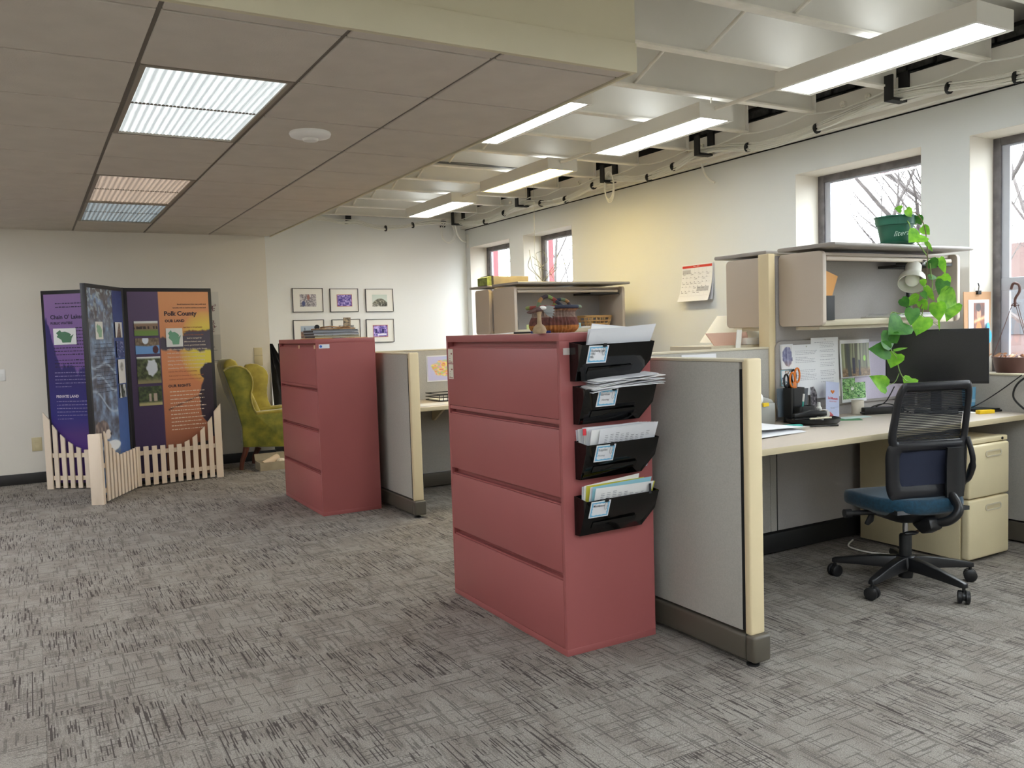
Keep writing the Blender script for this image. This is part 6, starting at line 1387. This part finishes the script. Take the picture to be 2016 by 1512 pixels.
# poster, plates on the tan wall
ft_ = Fr((0, 9.5995, 0), (1, 0, 0), (0, 0, 1), (0, -1, 0))
t = thing('wall_poster', 'pale ornament poster half hidden behind the exhibit, letters ER showing', 'poster', (1.6, 9.599, 1.11))
card('sheet', ft_, 1.35, 1.115, 1.83, 1.885, mat('poster_paper', 'd3cfc4', .7), t, .002); card('lower_band', ft_, 1.35, 1.115, 1.83, 1.42, mat('poster_band', 'c0bcb2', .7), t, .001, c=.0022)
text('DER', ft_, 1.715, 1.275, .030, mat('poster_ink', '6a6a6c', .7), t, c=.004)
DRD = mat('poster_maroon', '7a5258', .7)
mb = MB(); r = random.Random(6)
for (x, z, s_) in ((1.73, 1.80, .02), (1.765, 1.73, .03), (1.76, 1.70, .025), (1.74, 1.60, .018), (1.765, 1.555, .018), (1.77, 1.52, .022), (1.75, 1.47, .02)):
    for k in range(4):
        a = r.uniform(0, 6.28); mb.tube([ft_.p(x, z, .004), ft_.p(x+s_*math.cos(a), z+s_*math.sin(a), .004), ft_.p(x+s_*1.1*math.cos(a+.7), z+s_*1.1*math.sin(a+.7), .004)], .003, 4)
ob('ornament_drawing', mb, DRD, t)
ob('caption', MB().box(1.74, 1.80, 9.593, 9.595, 1.135, 1.141).box(1.74, 1.79, 9.593, 9.595, 1.25, 1.254), MATS['poster_ink'], t)
PLT = mat('ivory_plate', 'cdbf96', .4)
def plate(name, lab, x0, x1, z0, z1, m, kind):
    t = thing(name, lab, 'wall plate', ((x0+x1)/2, 9.6, z0)); ob('plate', MB().box(x0, x1, 9.592, 9.6, z0, z1), m, t, bevel=.002)
    zc = (z0+z1)/2; xc = (x0+x1)/2
    if kind == 2: ob('outlet_face', MB().box(xc-.018, xc+.018, 9.590, 9.593, zc-.05, zc-.012).box(xc-.018, xc+.018, 9.590, 9.593, zc+.012, zc+.05), m, t, bevel=.002)
    elif kind == 1: ob('toggle', MB().box(xc-.006, xc+.006, 9.580, 9.592, zc-.012, zc+.012), m, t, bevel=.002)
    else: ob('seam', MB().box(x0, x1, 9.590, 9.5925, zc+.012, zc+.015), mat('plate_seam', '8a8068', .5), t)
plate('wall_plate', 'tall ivory wall plate above the green armchair', 2.18, 2.272, 1.06, 1.262, PLT, 0)
plate('wall_outlet', 'ivory outlet plate low on the tan wall left of the exhibit', -.022, .066, .318, .452, PLT, 2)
plate('light_switch', 'white light switch at the left edge of the picture', -.262, -.205, 1.03, 1.14, WHITEPL, 1)

# ================================================================== WING CHAIR
VEL = mat('green_velvet', '8c8728', .75, var=.38, vs=9, bump=.3, bs=80, sheen=.6, var2='5f621a'); VEL2 = mat('gold_velvet', 'a6963c', .75, var=.25, vs=7, sheen=.6); MAH = mat('mahogany', '5b2f20', .35)
YN_, YB_ = 8.98, 9.42
ac = thing('armchair', 'green velvet wing chair with mahogany legs facing right by the tan wall', 'armchair', (2.1, 9.2, 0))
def px8(pts, y): return [atY(430+a*.15873, 700+b*.15873, y) for a, b in pts]
side = [(62, 190), (100, 160), (150, 142), (210, 133), (270, 135), (340, 165), (385, 215), (412, 270), (424, 330), (420, 400), (406, 460), (403, 520), (414, 590), (440, 665), (480, 712), (775, 680), (1010, 690), (1010, 1120), (900, 1128), (310, 1140), (300, 900), (270, 790), (200, 560)]
S = px8(side, YN_)
ob('side', MB().prism(S, (0, .06, 0)), VEL, ac, bevel=.012, seg=2)
ob('piping', MB().tube(S[:16], .008, 6), VEL2, ac, smooth=60)
side2 = [(335, 112), (400, 98), (480, 105), (560, 145), (605, 195), (622, 250), (618, 330), (608, 400), (607, 470), (620, 550), (655, 625), (775, 612), (1000, 612), (1000, 1010), (420, 1020), (330, 500), (300, 300)]
S2 = px8(side2, YB_); ob('far_side', MB().prism(S2, (0, .06, 0)), VEL2, ac, bevel=.014, seg=2)
zt_ = 1.165
bk_ = [(1.735, 1.10), (1.765, 1.15), (1.815, 1.168), (1.865, 1.14), (1.90, 1.07), (1.96, .93), (2.04, .74), (2.10, .58), (2.10, .50), (1.93, .50), (1.80, .80)]
ob('backrest', MB().prism([(a, 9.03, b) for a, b in bk_], (0, .40, 0)), VEL2, ac, bevel=.03, seg=3)
ob('arm', MB().prism([(2.03, 8.975, .565), (2.46, 8.975, .575), (2.46, 8.975, .615), (2.03, 8.975, .60)], (0, .075, 0)), VEL2, ac, bevel=.012)
ob('arm', MB().prism([(2.05, 9.415, .56), (2.46, 9.415, .575), (2.46, 9.415, .615), (2.05, 9.415, .60)], (0, .07, 0)), VEL2, ac, bevel=.012)
ob('seat_cushion', MB().box(1.95, 2.50, 9.05, 9.41, .38, .49), VEL, ac, bevel=.03, seg=3)
ob('front_apron', MB().box(1.95, 2.47, 9.04, 9.42, .235, .38), VEL, ac, bevel=.01)
for pts, y in ((((345, 1135), (335, 1200), (300, 1300), (285, 1425)), 9.01), (((495, 1135), (480, 1180), (450, 1250), (440, 1325)), 9.40)):
    P = px8(pts, y); P[-1].z = .0; ob('leg', MB().tube(spline(P, 5), [.034-.0008*k for k in range(16)], 8), MAH, ac, smooth=50)
for y in (9.01, 9.40): ob('leg', MB().tube(spline([(2.44, y, .24), (2.46, y, .15), (2.44, y, .06), (2.46, y, 0)], 5), [.03-.0006*k for k in range(16)], 8), MAH, ac, smooth=50)
g = [atY(534, 700, 9.55), atY(540, 720, 9.5), atY(548, 760, 9.5), atY(556, 790, 9.5), atY(562, 830, 9.5), atY(562, 905, 9.5), atY(548, 905, 9.5), atY(540, 880, 9.5), atY(534, 800, 9.55)]
gm = thing('garment', 'black cloth hanging on a dark stand behind the green armchair', 'clothing', (2.42, 9.55, 0))
ob('cloth', MB().grid(lambda u, v: (2.36+(.02+.42*v**1.1)*u+.012*math.sin(u*14), 9.62-.10*v+.02*math.sin(u*17+v*3), 1.30-.72*v), 14, 12, .006), mat('black_cloth', '1b1a1a', .9), gm, smooth=60)
ob('stand', MB().tube([(2.47, 9.60, 1.30), (2.47, 9.62, .9), (2.47, 9.62, .02)], .018, 8).cyl((2.47, 9.62, 0), (2.47, 9.62, .02), .14, 20), BLACKM, gm)
t = thing('cardboard_box', 'low open cardboard box under the green armchair', 'box', (2.13, 8.93, 0)); CB = mat('cardboard', 'a39880', .8)
bx0, bx1, by0, by1 = 2.00, 2.34, 8.78, 9.00
ob('box_wall', MB().ring([(bx0, by0, 0), (bx1, by0, 0), (bx1, by1, 0), (bx0, by1, 0)], [(bx0+.006, by0+.006, 0), (bx1-.006, by0+.006, 0), (bx1-.006, by1-.006, 0), (bx0+.006, by1-.006, 0)], (0, 0, .085)), CB, t)
ob('bottom', MB().box(bx0+.006, bx1-.006, by0+.006, by1-.006, .001, .005), CB, t); ob('flap', MB().prism([(bx0, by1, .085), (bx1, by1, .085), (bx1, by1+.03, .15), (bx0, by1+.03, .15)], (0, .004, 0)), CB, t)
tag(ob('rolled_paper', MB().cyl((2.05, 8.85, .055), (2.22, 8.93, .11), .035, 16, .038), mat('kraft_roll', 'cdb79a', .8), smooth=40), 'pale rolled thing lying in the cardboard box', 'roll')
tag(ob('crumpled_paper', MB().ell((2.24, 8.88, .06), (.06, .05, .045), 9, 6), mat('crumpled', 'd9cdb8', .8)), 'crumpled cream wrapping in the cardboard box', 'wrapping')

# ================================================================== HANGING TWIGS AT THE FAR WINDOWS
t = thing('hanging_twigs', 'bare twig mobile hanging on a thread before the far windows', 'ornament', (4.6, 7.2, 1.75))
hp = atY(1070, 550, 7.2); tp_ = atY(1052, 405, 7.2)
ob('thread', MB().cyl(atY(1054, 572, 7.2), (tp_.x, 7.2, JB), .0016, 5), mat('thread', '8c8a80', .6), t)
TW = mat('twig', '8d8f80', .7); r = random.Random(9)
for pts in (((1068, 553), (1050, 530), (1046, 515), (1042, 492)), ((1068, 553), (1055, 540), (1040, 525), (1044, 505)), ((1070, 553), (1085, 530), (1095, 515), (1100, 483)), ((1070, 553), (1090, 530), (1105, 505), (1116, 478)), ((1066, 548), (1060, 520), (1055, 500), (1066, 495)), ((1072, 553), (1090, 535), (1113, 518)), ((1055, 545), (1062, 560), (1068, 565), (1082, 555)), ((1060, 530), (1072, 520), (1078, 510), (1070, 495)), ((1052, 520), (1065, 527), (1080, 535), (1090, 548)), ((1070, 553), (1062, 565), (1066, 570)), ((1048, 505), (1060, 515), (1066, 528), (1070, 550))):
    P = [atY(a, b, 7.2+r.uniform(-.06, .06)) for a, b in pts]; ob('twig', MB().tube(spline(P, 5), .003, 5), TW, t, smooth=60)

# ================================================================== OUTSIDE
struct('ground', MB().box(5.6, 60, -40, 60, -.75, -.6), mat('pale_ground', '5e5a57', .9, var=.2, vs=.6))
bd = struct('far_building', MB().box(34, 38, -20, 26, -.6, 4.2), mat('pink_brick', '5c4a46', .9, var=.1, vs=1)); 
for k in range(9): struct('window_dark', MB().box(33.95, 34.0, -18+4.6*k, -16.4+4.6*k, .6, 2.4), mat('dark_pane', '2b2b2e', .3), bd)
BARK = mat('bark', '4a4442', .9, var=.25, vs=6, bump=1, bs=20)
def tree(x, y, h, lean, lab, seed, r0=.19, m=BARK):
    r = random.Random(seed); t = thing('bare_tree', lab, 'tree', (x, y, -.6), 0, 'leafless trees outside')
    tw = MB()
    def grow(p, d, L, rad, dep):
        n = 4; pts = [p]; dd = Vector(d)
        for i in range(n):
            dd = (dd + Vector((r.uniform(-.16, .16), r.uniform(-.16, .16), r.uniform(-.02, .12)))).normalized(); pts.append(pts[-1]+dd*L/n)
        radii = [rad*(1-.45*i/n) for i in range(n+1)]
        if dep == 0: ob('trunk', MB().tube(pts, radii, 10), m, t, smooth=60)
        else: tw.tube(pts, radii, 5 if dep < 3 else 3, caps=False)
        if dep < 5:
            for k in range(3 if dep < 4 else 2):
                i = r.randint(2, n); a = r.uniform(0, 6.28); q = Vector((math.cos(a), math.sin(a), r.uniform(.1, .9))).normalized(); grow(pts[i], (dd*.6+q*.8).normalized(), L*r.uniform(.55, .75), radii[i]*.62, dep+1)
            grow(pts[-1], dd, L*.7, radii[-1]*.8, dep+1)
    grow(Vector((x, y, -.6)), Vector((*lean, 1)).normalized(), h*.42, r0, 0)
    o = ob('branches', tw, m, t); o['kind'] = 'stuff'
tree(9.6, 6.7, 5.2, (.1, -.45), 'leaning pale bare tree outside the large left window', 3)
tree(13.5, 5.4, 6.5, (0, -.1), 'bare tree farther off behind the potted vine', 5, .13)
tree(11.5, 4.1, 5.0, (0, .1), 'bare tree outside the window at the right edge', 8, .10)
tree(9.5, 14.4, 6, (0, .1), 'bare tree seen through the second far window', 11, .09)
tree(11.5, 18.8, 6, (0, 0), 'bare tree seen through the farthest window', 14, .10)
tree(16, 7.9, 6.5, (.1, .2), 'bare tree far beyond the parking lot', 17, .12)
RP = mat('red_post', '8a2a30', .6)
for lab, p in (('red post outside the farthest window', atX(972, 520, 6.1)), ('red post outside the second far window', atX(1079, 510, 6.1))): tag(ob('post', MB().box(p.x-.04, p.x+.04, p.y-.08, p.y+.08, -.6, 3.2), RP, bevel=.005), lab, 'post')
def car(x, y, c, lab):
    t = thing('car', lab, 'car', (x, y, -.6), 0, 'parked cars outside')
    pr = [(0, .25), (.1, .75), (.9, .85), (1.4, 1.35), (2.9, 1.38), (3.6, .9), (4.3, .8), (4.4, .3)]
    ob('body', MB().prism([(x, y+a, -.6+b) for a, b in pr], (1.7, 0, 0)), mat('car_'+c, c, .3), t, bevel=.08, seg=2)
    ob('side_windows', MB().prism([(x-.01, y+a, -.6+b) for a, b in ((1.1, .92), (1.5, 1.28), (2.8, 1.3), (3.3, .95))], (.02, 0, 0)), mat('car_glass', '3a3e44', .1), t)
    for a in (.85, 3.5): ob('wheel', MB().lathe([(0, 0), (.33, 0), (.33, .2), (0, .2)], (x-.02, y+a, -.27), 20, (1, 0, 0)), BLACKM, t, smooth=40)
car(14, 4.0, 'd8d8dc', 'white car parked outside the window at the right edge'); car(14.3, 9.2, 'a8343c', 'red car parked outside the window behind the bins')
